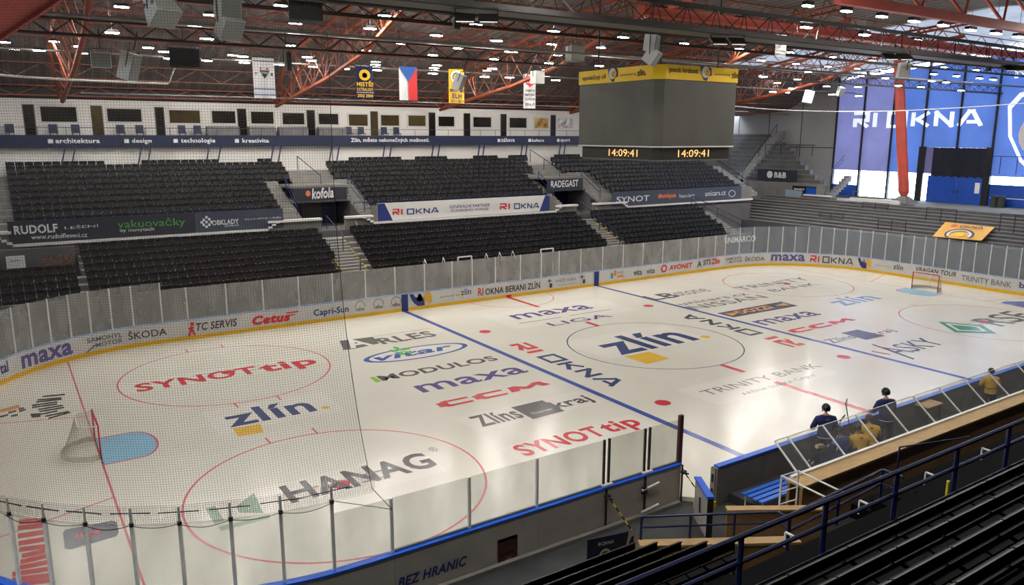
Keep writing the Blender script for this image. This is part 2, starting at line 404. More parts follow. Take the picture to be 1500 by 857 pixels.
ice_poly('ice_logo', [(301,745),(315,741),(329,763),(314,768)], I['palegreen']); ice_poly('ice_logo', [(346,742),(372,722),(386,752),(350,751)], I['palegreen'])
ice_poly('ice_logo', [(320,772),(395,754),(396,759),(324,778)], I['palegreen'])
ice_text('®', (633,663), (644,660), (632,655), I['lgrey'], .01)
# behind the left goal
y0 = at(60,610,'z',0)
for (a, b, c, d) in ((62,581,95,578),(55,586,90,583),(53,589,90,585),(47,594,84,589),(47,597,84,592),(56,600,92,594),(58,603,94,597),(60,607,84,602),(66,610,100,603),(71,613,103,604)):
    ice_poly('ice_logo', [(a,b-1.1),(c,d-1.1),(c,d+1.1),(a,b+1.1)], I['black'])
ice_poly('ice_logo', [(44,606.5),(60,605),(59,611),(47,612)], I['black'])
ice_poly('ice_logo', [(0,600),(27,593),(31,597),(10,603),(0,604)], I['orange'])
for (a, b, c, d) in ((0,611,12,608),(12,605,24,602),(16,610,26,608),(28,603,38,600),(27,600,35,598)):
    ice_poly('ice_logo', [(a,b-1.5),(c,d-1.5),(c,d+1.2),(a,b+1.2)], I['grey'])
# prints seen through the near left glass
for k, (a, b, c, d) in enumerate(((28,765,62,763),(26,774,66,770),(26,786,66,780),(27,797,68,790),(28,806,66,801),(32,815,66,808),(30,824,68,815),(26,833,70,824),(18,842,72,834),(18,850,76,843),(20,857,80,850))):
    ice_poly('ice_logo', [(a,b-4),(c,d-4),(c,d+3.2),(a,b+3.2)], I['lred'])
P0, P1 = at(93,800,'z',0), at(172,766,'z',0)
ice_poly('ice_logo', [(92,781),(96,776),(164,763),(171,765),(174,780),(170,786),(104,805),(95,804)], I['darkb'])
ice_text('liga', (112,792), (150,784), (110,782), I['lred'], .03)
# zone between circle and left blue line
ice_poly('ice_logo', [(497.5,499.5),(546,493.5),(556,503),(517,511.5),(503,513)], I['midgrey'])
ice_text('A', (515,511.5), (548,505), (524,496), M_icew, .03, z=ZI+.003)
ice_text('RLES', (560,503.5), (645,493), (552,496), I['midgrey'], .03)
ice_text('hutní materiály a železářství', (550,493.3), (633,482), (550,491.8), I['lgrey'], 0)
L_, R_, T_, B_ = at(533,529,'z',0), at(687,506,'z',0), at(654.5,500,'z',0), at(565,534,'z',0)
ecx, ecy, erx, ery = (L_[0]+R_[0])/2, (T_[1]+B_[1])/2, (R_[0]-L_[0])/2, (T_[1]-B_[1])/2
def ell(k, z): return [(ecx+erx*k[0]*math.cos(t*PI/24), ecy+ery*k[1]*math.sin(t*PI/24), z) for t in range(48)]
mk('ice_logo', MB().add(ell((1,1), ZI), [tuple(range(48))]), I['vblue'], ice)
mk('ice_logo', MB().add(ell((.9,.86), ZI+.001), [tuple(range(48))]), M_icew, ice)
ice_text('vitar', (553,529), (671,511), (578,517), I['vblue'], .03, .3, z=ZI+.003)
for a in range(5):
    q = at(588,514,'z',0); t = a*2*PI/5+.3
    mk('ice_logo', MB().add([(q[0]+.45*math.cos(t-.35)*k, q[1]+.75*math.sin(t-.35)*k, ZI+.004) if j == 0 else (q[0]+.6*math.cos(t)*k, q[1]+.9*math.sin(t)*k, ZI+.004) if j == 1 else (q[0]+.45*math.cos(t+.35), q[1]+.75*math.sin(t+.35), ZI+.004) for j, k in enumerate((1,1,1))]+[(q[0], q[1], ZI+.004)], [(0,1,2,3)]), I['leaf'], ice)
ice_poly('ice_logo', [(541,553),(548,552),(559,558.5),(551,560.5)], I['green'])
ice_text('MODULOS', (561,558), (733,527.5), (606,541.5), I['grey'], .03)
ice_text('maxa', (621,576), (776,544.5), (607,565.5), I['purple'], .015)
ice_text('CCM', (646,599), (811,564), (803,555.5), I['lred'], vf=strokes('CCM', .36))
patch((705,625),(872,590),(690,612), .4, .3)
ice_text('Zlíns', (706,625), (772,612), (692,610), I['grey'], .025)
ice_poly('ice_logo', [(748.5,597),(794,586.5),(827.5,602),(780.5,614)], I['grey'], ZI+.002)
ice_text('Kraj bez hranic', (783,608), (812,601), (779,604), M_icew, .01, z=ZI+.004)
ice_text('kraj', (826,603), (874,588), (810,588), I['grey'], .025)
patch((768,669),(950,625),(755,655), .3, .25)
synot((770,668.5), (893,637), (897,636), (948,623.5), (757,652))
# centre
patch((770,478),(905,452),(745,460), .8, .6)
ice_text('maxa', (759,468), (872,451.3), (751,461.5), I['purple'], .015)
ice_text('LIGA', (811,478), (898,463.5), (803,473), I['purple'], .005)
for a, b in (((760.5,474.3),(822,464.5)), ((834,462.6),(894,453.2))):
    P, Q = at(*a,'z',0), at(*b,'z',0); y = (P[1]+Q[1])/2; ice_rect('ice_logo', P[0], Q[0], y-.04, y+.04, I['purple'], ZI+.001)
patch((880,520),(1040,498),(850,500), .2, .3)
zlin((910,520),(1027,497.5),(901,493),[(914,522.5),(951,515.5),(981,525.5),(948,533.5)],(1033,493.5),I['navy'],I['yellow'],.28)
# RI OKNA along the blue lines
def okna(txt, o, ex, ey, m): flat('ice_logo', strokes(txt, .24), o, ex, ey, m, ice)
def ln(p): q = at(*p,'z',0); return q[0], q[1]
xb = (ln((893,567.7))[0]+ln((808,532.6))[0])/2; xt = (ln((908,555))[0]+ln((804,515.5))[0])/2
yR0 = ln((739,507))[1]; yR1 = ln((787,519))[1]; yO = ln((783,524))[1]; yA = ln((897,567))[1]
ya0 = ln((742,506))[1]; ya1 = ln((776,518))[1]; yo0 = ln((790,522))[1]
okna('RI', (xb, ya0, ZI), (0, ya1-ya0, 0), (xt-xb, 0, 0), I['lred']); okna('OKNA', (xb, yo0, ZI), (0, yA-yo0, 0), (xt-xb, 0, 0), I['navy'])
xb2, xt2 = -xb, -xt
yr0 = ln((1170,507))[1]; yr1 = ln((1133,497))[1]; yo0 = ln((1110,490))[1]; ya = ln((1001,462))[1]
okna('RI', (xb2, yr0, ZI), (0, yr1-yr0+.4, 0), (xt2-xb2, 0, 0), I['lred']); okna('OKNA', (xb2, yo0, ZI), (0, ya-yo0, 0), (xt2-xb2, 0, 0), I['darkb'])
# lower centre
patch((1050,585),(1205,545),(1025,570), .5, .5)
ice_text('TRINITY BANK', (1040,580), (1204,536.5), (1030,572), I['lgrey'], .005)
ice_text('ARÉNA LUĎKA ČAJKY', (1093,580), (1200,551), (1088,574), I['lgrey'], .01)
# right zone
ice_text('LB', (960,440.5), (1000,434), (949,433), I['darkb'], .03); ice_text('stone', (1000,433.5), (1043,426), (993,427), I['lgrey'], .005)
ice_text('unicars.cz', (999,447.5), (1100,431.8), (994,444), I['lgrey'], .015)
ice_text('NISSAN', (1020,454), (1128,436), (1010,448), I['lgrey'], .015)
ice_poly('ice_logo', [(1050,459),(1144,442),(1169,448),(1074,465)], I['darkb'], ZI)
ice_poly('ice_logo', [(1061,459),(1083,457.5),(1073,463)], I['orange'], ZI+.002); ice_poly('ice_logo', [(1136,448),(1147,444),(1158,447.3)], I['orange'], ZI+.002)
ice_text('DOZZI', (1088,460), (1135,451), (1081,455), I['orange'], .04, z=ZI+.003)
ice_text('maxa', (1121,476.5), (1207,461), (1101,471), I['purple'], .015)
ice_text('CCM', (1164,488.5), (1260,469.5), (1157,482.7), I['lred'], vf=strokes('CCM', .36))
ice_text('Zlíns', (1220,503), (1258,495), (1212,497), I['lgrey'], .02)
ice_poly('ice_logo', [(1232,488),(1256,483),(1297,492),(1269,498)], I['darkb'], ZI+.002)
ice_text('kraj', (1288,493), (1318,486), (1279,486), I['lgrey'], .02)
ice_text('ASKY', (1318,520), (1390,504), (1296,508), I['grey'], .005)
P = [(1277,505),(1338,527),(1340,525.4),(1279,504)]; ice_poly('ice_logo', P, I['grey'])
ice_poly('ice_logo', [(1277,514),(1304,519),(1304,520.2),(1277,515.2)], I['grey'])
ice_text('zlín', (1236,448), (1295,438), (1240,434), I['paleb'], .02)
ice_text('TRINITY', (1088,425), (1190,409.5), (1078,420.7), I['lgrey'], .01); ice_text('BANK', (1136,428), (1201,416.5), (1129,424), I['lgrey'], .01)
ice_poly('ice_logo', [(1374,471),(1440,477),(1460,489),(1399,487)], I['dgreen'], ZI)
ice_poly('ice_logo', [(1384,473.5),(1434,478),(1446,486),(1403,484.5)], M_icew, ZI+.001)
ice_poly('ice_logo', [(1391,475.5),(1430,479),(1438,484.5),(1406,483.5)], I['dgreen'], ZI+.002)
ice_text('RSF', (1468,478.5), (1524,464), (1426,467.5), I['grey'], .01)
P = at(1441,473,'z',0); ice_rect('ice_logo', P[0]-.1, P[0]+.6, P[1]-.35, P[1]+.35, I['thinred'], ZI-.001)
ice_poly('ice_logo', [(1465,443.5),(1473,441.5),(1500,441.5),(1530,446),(1500,450.5)], I['vblue'])

# ============================================================ BOARDS
S0, S1 = s_at(997, 1.1, True), None
barrier = thing('rink_barrier', 'white advertising boards with blue cap and clear glass around the ice', 'barrier')
def strip(s0, s1, z0, z1, off=0., th=.06, inner=0., step=.5):
    """wall piece following the boards line, inner face at inset 'inner'"""
    n = max(1, int(math.ceil((s1-s0)/step))); mb = MB(); vs = []
    ss = [s0+(s1-s0)*k/n for k in range(n+1)]
    for s in ss:
        p, nn = rp(s); a = p-nn*inner; b = p-nn*(inner+th)
        vs += [(a[0],a[1],z0),(a[0],a[1],z1),(b[0],b[1],z1),(b[0],b[1],z0)]
    fs = [(0,1,2,3), (4*n, 4*n+3, 4*n+2, 4*n+1)]
    for k in range(n):
        o = 4*k
        for j in range(4): fs.append((o+j, o+4+j, o+4+(j+1) % 4, o+(j+1) % 4))
    return mb.add(vs, fs)
# normals: rp normal must point inside
_p, _n = rp(s_at(745, .5)); SGN = 1 if _n[1] < 0 else -1
if SGN < 0:
    _rp = rp
    def rp(s):
        p, n = _rp(s); return p, -n
far0 = s_at(0, 1.1)
# posts (photo columns) -> arclengths
far_posts = [s_at(u, 1.4) for u in (23,48,75,104,134,164,196,238,275,332,386,438,488,535.5,579,622,663,692,726,762.5,793,819,851,883,913,942,971,997,1023,1048,1063,1083,1104,1125,1145,1164,1183,1201.5,1220,1239,1258,1276,1295.5,1318,1336,1352,1367,1386,1406,1426,1448.5,1470,1492)]
near_posts = [s_at(u, 1.1, True) for u in (997,944,885,785,687,573)]
ncorner = [s_at(u, 2.75, True) for u in (485,412,338,265,195,127,68,17)]
s = ncorner[-1]; left_posts = []
while s+1.35 < far_posts[0]-.5: s += 1.35; left_posts.append(s)
posts = near_posts+ncorner+left_posts+far_posts
posts = sorted(set(round(p, 3) for p in posts))
s = posts[-1]
while s+2.0 < s_at(1500, 1.1)+5: s += 2.0; posts.append(s)
s_high0, s_high1 = ncorner[0], s_at(228, 2.8)      # tall glass behind the left goal
s_high2 = s_at(1069, 2.8)
def gtop(sm): return 2.45 if sm < s_high0 else (3.15 if s_high0+20 < sm < s_high1 else 2.75 if sm <= s_high0+20 else (2.78 if sm < s_high2 else 3.25))
pane_s = [near_posts[0]-.0]
for a, b in zip(posts, posts[1:]):
    sm = (a+b)/2
    near = sm < s_high0+16
    gm = M_glassnear if near else (M_glassfar if sm < s_high2 else M_glassend)
    mk('glass_pane', strip(a+.03, b-.03, 1.1, gtop(sm), th=.015, inner=.04, step=.7), gm, barrier)
for k, s in enumerate(posts):
    p, n = rp(s); sm = s; near = s < s_high0+16
    top = max(gtop(s-.2), gtop(s+.2)) if k else 2.5
    a = math.atan2(n[1], n[0]); q = p-n*.05
    if k == 0:
        mk('end_post_pad', MB().box((q[0], q[1], 1.82), (.1, .14, 1.5), a), M_maroon, barrier); continue
    wd = .07 if near else .075
    if k in (1, 2):
        mb = MB(); t = np.array([-n[1], n[0]])
        for e in (-.09, .09): mb.box((q[0]+t[0]*e, q[1]+t[1]*e, (1.1+top)/2), (.06, .05, top-1.1), a)
        mk('glass_post', mb, M_darkmetal, barrier)
        mk('post_bracket', MB().box((q[0], q[1]-.03, 1.14), (.16, .36, .05), a), M_white, barrier)
    else:
        mb = MB().box((q[0], q[1], (1.1+top)/2), (.06, wd, top-1.1), a)
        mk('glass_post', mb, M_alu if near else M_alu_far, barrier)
# board panels between every second post, with cap rail and kick plate
bs = [0.0]+[p for p in posts[1::2]]
if RL-bs[-1] > 3:
    s = bs[-1]
    while s+2.4 < RL: s += 2.4; bs.append(s)
bs.append(RL)
for a, b in zip(bs, bs[1:]):
    if b-a < .05: continue
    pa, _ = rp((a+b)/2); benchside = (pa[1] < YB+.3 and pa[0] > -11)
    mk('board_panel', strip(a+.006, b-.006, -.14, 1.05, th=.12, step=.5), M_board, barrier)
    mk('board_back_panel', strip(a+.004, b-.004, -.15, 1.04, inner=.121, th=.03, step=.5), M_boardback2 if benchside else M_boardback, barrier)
sA, sB = s_at(0, 1.1), s_at(1500, 1.1)
def run(name, s0, s1, z0, z1, m, **k): return mk(name, strip(s0, s1, z0, z1, **k), m, barrier)
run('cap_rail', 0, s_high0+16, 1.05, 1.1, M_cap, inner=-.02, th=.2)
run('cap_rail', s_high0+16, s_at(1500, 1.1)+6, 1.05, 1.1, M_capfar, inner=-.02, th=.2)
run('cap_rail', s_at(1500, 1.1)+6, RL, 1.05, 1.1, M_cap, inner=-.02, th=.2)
run('kick_plate', 0, RL, .0, .2, M_kick, inner=-.015, th=.015)
run('sill', near_posts[0], near_posts[-1], 1.1, 1.14, M_greypipe, inner=.0, th=.06)
for u in (593, 873.5):
    s = s_at(u, .5); run('line_marker_panel', s-.22, s+.22, 0, 1.04, M_pnavy, inner=-.02, th=.01)
s = s_at(745, .1); run('line_marker_panel', s-.2, s+.2, 0, .18, M_pred, inner=-.02, th=.01)
# adverts on the boards
def board_text(txt, u0, u1, z0, z1, m, bold=.02, shear=0, vf=None, rise=0):
    a, b = s_at(u0, (z0+z1)/2), s_at(u1, (z0+z1)/2); v, f = vf or glyphs(txt, bold, shear); P = []
    for x, y in v:
        p, n = rp(a+(b-a)*x); q = p+n*.02; P.append((q[0], q[1], z0+(z1-z0)*y+rise*x))
    me = bpy.data.meshes.new('printed_advert'); me.from_pydata(P, [], f); me.update(); return link('printed_advert', me, m, barrier)
def sq(a, b): return (np.array([(0,0),(1,0),(1,1),(0,1)], float), [(0,1,2,3)])
SQ = sq(0, 0); CIRC = (np.array([(.5+.5*math.cos(t*PI/10), .5+.5*math.sin(t*PI/10)) for t in range(20)]), [tuple(range(20))])
def ringvf(w_=.08, a0=0, a1=2*PI, n=24):
    v = []
    for k in range(n+1):
        t = a0+(a1-a0)*k/n; v += [(.5+.5*math.cos(t), .5+.5*math.sin(t)), (.5+(.5-w_)*math.cos(t), .5+(.5-w_)*math.sin(t))]
    return np.array(v), [(2*k, 2*k+1, 2*k+3, 2*k+2) for k in range(n)]
board_text('tal', 0, 11, .45, .95, M_pnavy)
board_text('maxa', 31, 106, .3, .9, M_ppurple, .03)
board_text('SAMOHYL', 127, 178, .65, .88, M_pgrey); board_text('MOTOR', 140, 180, .35, .58, M_pgrey); board_text('/', 125, 142, .2, .5, M_pgrey, .05, .6)
board_text('ŠKODA', 188, 244, .42, .88, M_pdark, .01)
board_text('TC SERVIS', 287, 347, .42, .84, M_pdark, .02, .2)
board_text('', 275, 286, .2, .7, M_pred, vf=(np.array([(0,0),(.3,0),(.5,.5),(.8,0),(1,.0),(.7,.8),(1,.9),(.5,1),(0,.8),(.35,.7)]), [tuple(range(10))])); board_text('', 278, 284, .72, .93, M_pred, vf=CIRC)
board_text('Cetus', 369, 425, .32, .84, M_pred, .06, .2); board_text('', 420, 437, .76, .84, M_pred, vf=SQ); board_text('', 424, 432, .62, .69, M_pred, vf=SQ)
board_text('Capri-Sun', 459, 511, .3, .8, M_pnavy, .025)
for u in (520, 547, 573):
    board_text('', u, u+15, .3, .98, M_pdark, vf=ringvf(.05, -.2, PI+.2)); board_text('reflex', u+1, u+14, .38, .6, M_pdark, .015)
def ram(u0, u1):
    board_text('', u0, (u0+2*u1)/3, .22, 1.0, M_pnavy, vf=(np.array([(0,1),(.12,.6),(.3,.25),(.55,0),(1,0),(.95,.5),(.8,.8),(.4,.7),(.25,1)]), [tuple(range(9))]))
    board_text('', u0+(u1-u0)*.28, u0+(u1-u0)*.62, .5, 1.04, M_offwhite, vf=CIRC); 
    board_text('', u0+(u1-u0)*.36, u0+(u1-u0)*.54, .68, 1.0, M_pskin, vf=CIRC)
    board_text('', u0+(u1-u0)*.6, u1, .25, 1.03, M_pskin, vf=(np.array([(0,.1),(.4,.3),(.65,0),(1,.15),(.95,.7),(.8,1),(.3,1),(0,.6)]), [tuple(range(8))]))
ram(600, 633); ram(1256, 1277)
board_text('powered by', 645, 673, .5, .7, M_pgrey, 0); board_text('zlín', 675, 690, .55, .95, M_pnavy, .01); board_text('', 675, 678, .35, .5, M_pyellow, vf=SQ)
board_text('RI', 700, 708, .36, .88, M_pred, .02); board_text('OKNA BERANI ZLÍN', 711, 791, .36, .9, M_pblack, .015)
for u in (801, 849):
    board_text('', u+4, u+8, .3, .6, M_pdark, vf=SQ); board_text('+', u, u+7, .66, .9, M_pdark)
board_text('KNĚŽÍ HORA', 814, 843, .6, .88, M_pgrey, .005); board_text('domácí péče', 816, 842, .34, .46, M_pgrey, 0)
board_text('', 894, 898, .4, .8, M_pteal, vf=SQ); board_text('', 899, 903, .55, .95, M_porange, vf=SQ); board_text('nadace', 904, 913, .7, .9, M_pgrey, 0); board_text('', 904, 913, .4, .55, M_porange, vf=SQ)
for u in (928, 947):
    board_text('vita', u, u+12, .4, .8, M_pdark, .01)
board_text('AVONET', 980, 1014, .45, .85, M_pred, .035, .15); board_text('', 968, 977, .35, .95, M_pred, vf=ringvf(.2))
board_text('SITS', 1030, 1041, .5, .95, M_pdark, .03); board_text('Zlin', 1042, 1054, .5, .95, M_pred, .03); board_text('A', 1021, 1028, .4, .9, M_pdark, .02)
board_text('SAMOHYL', 1063, 1087, .66, .88, M_pgrey); board_text('MOTOR', 1068, 1087, .4, .6, M_pgrey); board_text('ŠKODA', 1091, 1120, .42, .85, M_pdark, .01)
board_text('maxa', 1129, 1179, .38, .95, M_ppurple, .03)
board_text('', 1187, 1200, .35, .92, M_pred, vf=strokes('RI')); board_text('', 1205, 1250, .35, .92, M_pdark, vf=strokes('OKNA'))
board_text('powered by', 1283, 1306, .55, .68, M_pgrey, 0); board_text('zlín', 1309, 1323, .5, .9, M_pdark, .015)
board_text('VRAGAN TOUR', 1342, 1401, .6, .95, M_pdark, .02, .2)
board_text('TRINITY BANK', 1409, 1482, .42, .82, M_pgrey, .005)
board_text('benu', 1493, 1530, .5, .9, M_ppurple, .03)
# lettering on the far glass
a, b = s_at(1062, 2.2), s_at(1107, 2.2); v, f = glyphs('UNIMARCO', .015)
P = []
for x, y in v:
    p, n = rp(a+(b-a)*x); q = p-n*.03; P.append((q[0], q[1], 2.05+.5*y))
me = bpy.data.meshes.new('glass_lettering'); me.from_pydata(P, [], f); link('glass_lettering', me, M_offwhite, barrier)
# prints on the back of the near boards
def nearback(txt, a, b, t, m, bold=.02, shear=0, vf=None):
    yy = YN-.16; P, Q, T = at(*a,'y',yy), at(*b,'y',yy), at(*t,'y',yy); z = (P[2]+Q[2])/2
    return flat('printed_advert', vf or glyphs(txt, bold, shear), (P[0], yy, z), (Q[0]-P[0], 0, 0), (0, 0, T[2]-P[2]), m, barrier)
nearback('BEZ HRANIC', (583,861), (684,829), (583,846), M_pnavy, .03, .25)
nearback('', (729,834), (758,824), (729,792), M_maroon, vf=SQ)
nearback('KOLAGEN', (731,817), (753,810), (731,812), M_pskin, .02)
nearback('', (729.5,796), (757,788), (729.5,791), M_pnavy, vf=SQ)
P = at(745,822,'y',YN-.166); mk('printed_advert', MB().add([(P[0]+.12*math.cos(k*PI/6), P[1], P[2]+.12*math.sin(k*PI/6)) for k in range(12)], [tuple(range(12))]), M_pgrey, barrier)
# far side door frames with tube handles, pale notice
for u0, u1 in ((672, 692), (793, 811)):
    a, b = s_at(u0, 2), s_at(u1, 2); (p, n), (q, n2) = rp(a), rp(b); p = p-n*.1; q = q-n2*.1
    mk('door_frame', MB().path([(p[0],p[1],1.1),(p[0],p[1],3.0),(q[0],q[1],3.0),(q[0],q[1],1.1)], .05, 4), M_white, barrier)
a = s_at(737, 1.8); p, n = rp(a); mk('glass_notice', MB().box((p[0], p[1]+.1, 1.75), (1.0, .02, .8)), mat('notice_pink', (210, 196, 184), .7), barrier)
for u in (628, 655, 718, 738, 757): 
    p, n = rp(s_at(u, 2.6)); mk('glass_brace', MB().path([(p[0], p[1]+.1, 2.5), (p[0]+.05, p[1]+.6, 3.0), (p[0]+.05, p[1]+.9, 2.2)], .025, 4), M_white, barrier)

# ============================================================ FAR STAND
def mk_struct_root(name, label=None):
    o = bpy.data.objects.new(name, None); C.objects.link(o); o['kind'] = 'structure'
    if label: o['label'] = label
    return o
LY = [16.4+.7*i for i in range(8)]; LZ = [1.75+.29*i for i in range(8)]
UY = [23.0+.7*i for i in range(9)]; UZ = [5.25+.33*i for i in range(9)]
low_sec = [(-27.0, -24.2, 'far left end'), (-24.1, -10.4, 'left'), (-8.3, 11.1, 'middle'), (13.1, 24.9, 'right')]
st = mk_struct_root('stand_far', 'grey concrete seating stand on the far side of the rink')
for i in range(8):
    x0 = -34 if i < 5 else -24.2
    mk('tread', MB().bb(x0, 26.5, LY[i]-.25, LY[i]+.47, LZ[i]-.35, LZ[i]), M_step, st)
mk('front_wall', MB().bb(-34, 26.5, 15.85, 16.0, -.15, 2.36), M_conc, st)
mk('under_wall', MB().bb(-34, 26.5, 16.15, 22.0, -.15, 1.8), M_conc, st)
mk('rear_fill', MB().bb(-40, 33.5, 21.9, 31, -.1, 4.2), M_concdark, st)
for i in range(9):
    for x0, x1 in ((-30, -11.4 if i < 6 else -9.9), (-10.9 if i > 5 else -6.4, 33.4)) if i > 5 else ((-30, -10.9), (-6.4, 10.4), (14.7, 34)):
        mk('tread', MB().bb(x0, x1, UY[i]-.25, UY[i]+.47, UZ[i]-.35, UZ[i]), M_step, st)
mk('landing', MB().bb(-30, 34, UY[-1]+.3, 31, 7.5, UZ[-1]), M_step, st)
# aisle stairs
def stairs(nm, x0, x1, y0, z0, dy, dz, n, edge=True):
    for k in range(n):
        s_ = mk('step', MB().bb(x0, x1, y0+dy*k, y0+dy*(k+1)+.02, z0+dz*k-.25, z0+dz*(k+1)), M_step, st)
        if edge: mk('step_edge', MB().bb(x0, x0+.1, y0+dy*k-.01, y0+dy*(k+1), z0+dz*k, z0+dz*(k+1)+.01).bb(x1-.1, x1, y0+dy*k-.01, y0+dy*(k+1), z0+dz*k, z0+dz*(k+1)+.01), M_yellowpaint, s_)
stairs('l1', -10.2, -8.5, 15.9, 1.6, .35, .145, 15)
stairs('l2', 11.3, 12.9, 15.9, 1.6, .35, .145, 15)
stairs('l3', 25.1, 26.6, 15.9, 1.6, .35, .145, 15, False)
for x0, x1 in ((-12.0, -10.9), (-6.6, -5.6), (10.4, 11.0), (14.9, 17.0), (33.2, 35.2)): stairs('u', x0, x1, 22.6, 5.0, .35, .165, 15, False)
for x0, x1 in ((-9.9, -6.7), (11.4, 14.2)): stairs('t', x0, x1, 27.0, 7.15, .35, .165, 5, False)
# parapet in front of the upper tier
white_ledge = []
def parapet(x0, x1, zt, zl=4.28):
    mk('parapet', MB().bb(x0, x1, 22.15, 22.35, zl-.15, zt), M_conc, st)
    mk('ledge', MB().bb(x0, x1, 21.95, 22.4, zl, zl+.14), M_white, st)
for x0, x1 in ((-27.2, -13.2), (-5.9, 10.0), (17.6, 33.8)): parapet(x0, x1, 5.7, 4.45)
for x0, x1, zt in ((-13.2, -9.6, 5.06), (-7.9, -5.9, 5.06), (10.0, 12.2, 4.98), (14.0, 17.6, 4.98), (-30.5, -27.2, 5.3)):
    mk('parapet', MB().bb(x0, x1, 22.15, 22.35, 4.0, zt-.1), M_conc, st); mk('ledge', MB().bb(x0, x1, 21.95, 22.4, zt-.12, zt+.02), M_white, st)
for x, d in ((-13.2, 1), (-5.9, -1), (10.0, 1), (17.6, -1), (-27.2, -1)):
    for k in range(3): mk('ledge', MB().bb(x+d*(.25*k), x+d*(.25*k+.25) if d > 0 else x+d*(.25*k), 21.94, 22.38, 4.6+.15*k, 4.72+.15*k) if d > 0 else MB().bb(x-.25*k-.25, x-.25*k, 21.94, 22.38, 4.6+.15*k, 4.72+.15*k), M_white, st)
struct('wall_far_outer', MB().bb(-60, 41, 31.3, 31.5, -.5, 13.0), M_concdark)
# entrance passages
for n_, (x0, x1) in enumerate(((-10.75, -6.65), (10.5, 14.7))):
    r = mk_struct_root('passage')
    mk('back_wall', MB().bb(x0, x1, 26.6, 26.8, 2.6, 6.2), M_concdark, r)
    for xs in (x0-.15, x1): mk('side_wall', MB().prism([(22.2, 2.6), (22.2, 4.9), (26.8, 6.9), (26.8, 2.6)], 'x', xs, xs+.15), M_concdark, r)
    mk('roof_slab', MB().bb(x0-.15, x1+.15, 24.3, 27.6, 6.95, 7.1), M_conc, r)
    mk('lintel', MB().bb(x0-.1, x1+.1, 24.3, 26.8, 5.95, 6.15), M_conc, r)
    mk('ramp_wall', MB().prism([(20.4, 3.0), (22.3, 4.9), (22.3, 3.0)], 'x', x1-.6, x1-.45), M_conc, r)
    mk('door_leaf', MB().bb(x0+.1, x0+1.3, 26.5, 26.6, 3.3, 5.8), M_navyrail, r); mk('door_leaf', MB().bb(x1-1.3, x1-.1, 26.5, 26.6, 3.3, 5.8), M_navyrail, r)
mk('dark_opening_back', MB().bb(-34, -24.3, 21.2, 21.4, 3.4, 4.4), M_concdark, st)
# rails on the stand
def rail(label, pts, posts, m=M_navyrail, r=.03, mid=None, group=None, name='handrail', cat='railing'):
    c = np.mean(np.array(pts), axis=0); t = thing(name, label, cat, (0,0,0), group=group)
    mk('top_rail', MB().path(pts, r, 6), m, t)
    if mid: mk('mid_rail', MB().path([(p[0], p[1], p[2]-mid) for p in pts], r*.85, 6), m, t)
    for a, b in posts: mk('post', MB().bar(a, b, r, 6), m, t)
    return t
rail('navy handrail down the stair left of the middle lower seats', [(-9.2, 16.6, 3.1), (-9.5, 21.4, 5.3)], [((-9.2, 16.6, 2.2), (-9.2, 16.6, 3.1)), ((-9.35, 19, 3.2), (-9.35, 19, 4.2)), ((-9.5, 21.4, 4.4), (-9.5, 21.4, 5.3))])
rail('navy handrail down the stair between middle and right lower seats', [(12.1, 16.6, 3.1), (12.0, 21.4, 5.3)], [((12.1, 16.6, 2.2), (12.1, 16.6, 3.1)), ((12, 19, 3.2), (12, 19, 4.2)), ((12, 21.4, 4.4), (12, 21.4, 5.3))])
rail('double blue railing at the right end of the lower seats', [(25.2, 21.8, 5.2), (26.9, 17.0, 3.2)], [((25.2, 21.8, 4.2), (25.2, 21.8, 5.2)), ((26, 19.4, 3.2), (26, 19.4, 4.2)), ((26.9, 17, 2.2), (26.9, 17, 3.2))], mid=.45)
rail('navy handrail down the stair above the left passage', [(-8.9, 28.6, 9.0), (-8.3, 25.5, 7.7), (-8.3, 25.5, 6.9)], [((-8.9, 28.6, 8.0), (-8.9, 28.6, 9.0))])
rail('navy handrail down the stair above the right passage', [(12.4, 29.2, 9.3), (12.9, 25.5, 7.7), (12.9, 25.5, 6.9)], [((12.4, 29.2, 8.2), (12.4, 29.2, 9.3)), ((12.6, 27.4, 7.6), (12.6, 27.4, 8.5))])
for lab, x, dx in (('left of the left passage sign', -11.0, .0), ('right of the left passage sign', -6.5, .3), ('left of the right passage sign', 10.3, 0), ('right of the right passage sign', 14.9, .3)):
    rail('slanting navy handrail '+lab, [(x+dx, 22.8, 6.2), (x, 25.0, 7.6)], [((x+dx, 22.8, 5.0), (x+dx, 22.8, 6.2)), ((x, 25, 6.4), (x, 25, 7.6))], mid=.4)
rail('dark handrail beside the stair right of the right upper seats', [(33.3, 29, 9.4), (34.3, 23.2, 6.3)], [((33.3, 29, 8.2), (33.3, 29, 9.4)), ((33.8, 26, 6.8), (33.8, 26, 7.9)), ((34.3, 23.2, 5.2), (34.3, 23.2, 6.3))])
for lab, x0, x1 in (('left upper seats', -26.5, -13.5), ('middle upper seats', -7.2, 9.8), ('right upper seats', 17.7, 33.5)):
    n = int((x1-x0)/1.3)
    rail('low blue rail on the parapet in front of the '+lab, [(x0, 22.3, 5.98), (x1, 22.3, 5.98)], [((x0+(x1-x0)*k/n, 22.3, 5.6), (x0+(x1-x0)*k/n, 22.3, 5.98)) for k in range(n+1)], r=.025)

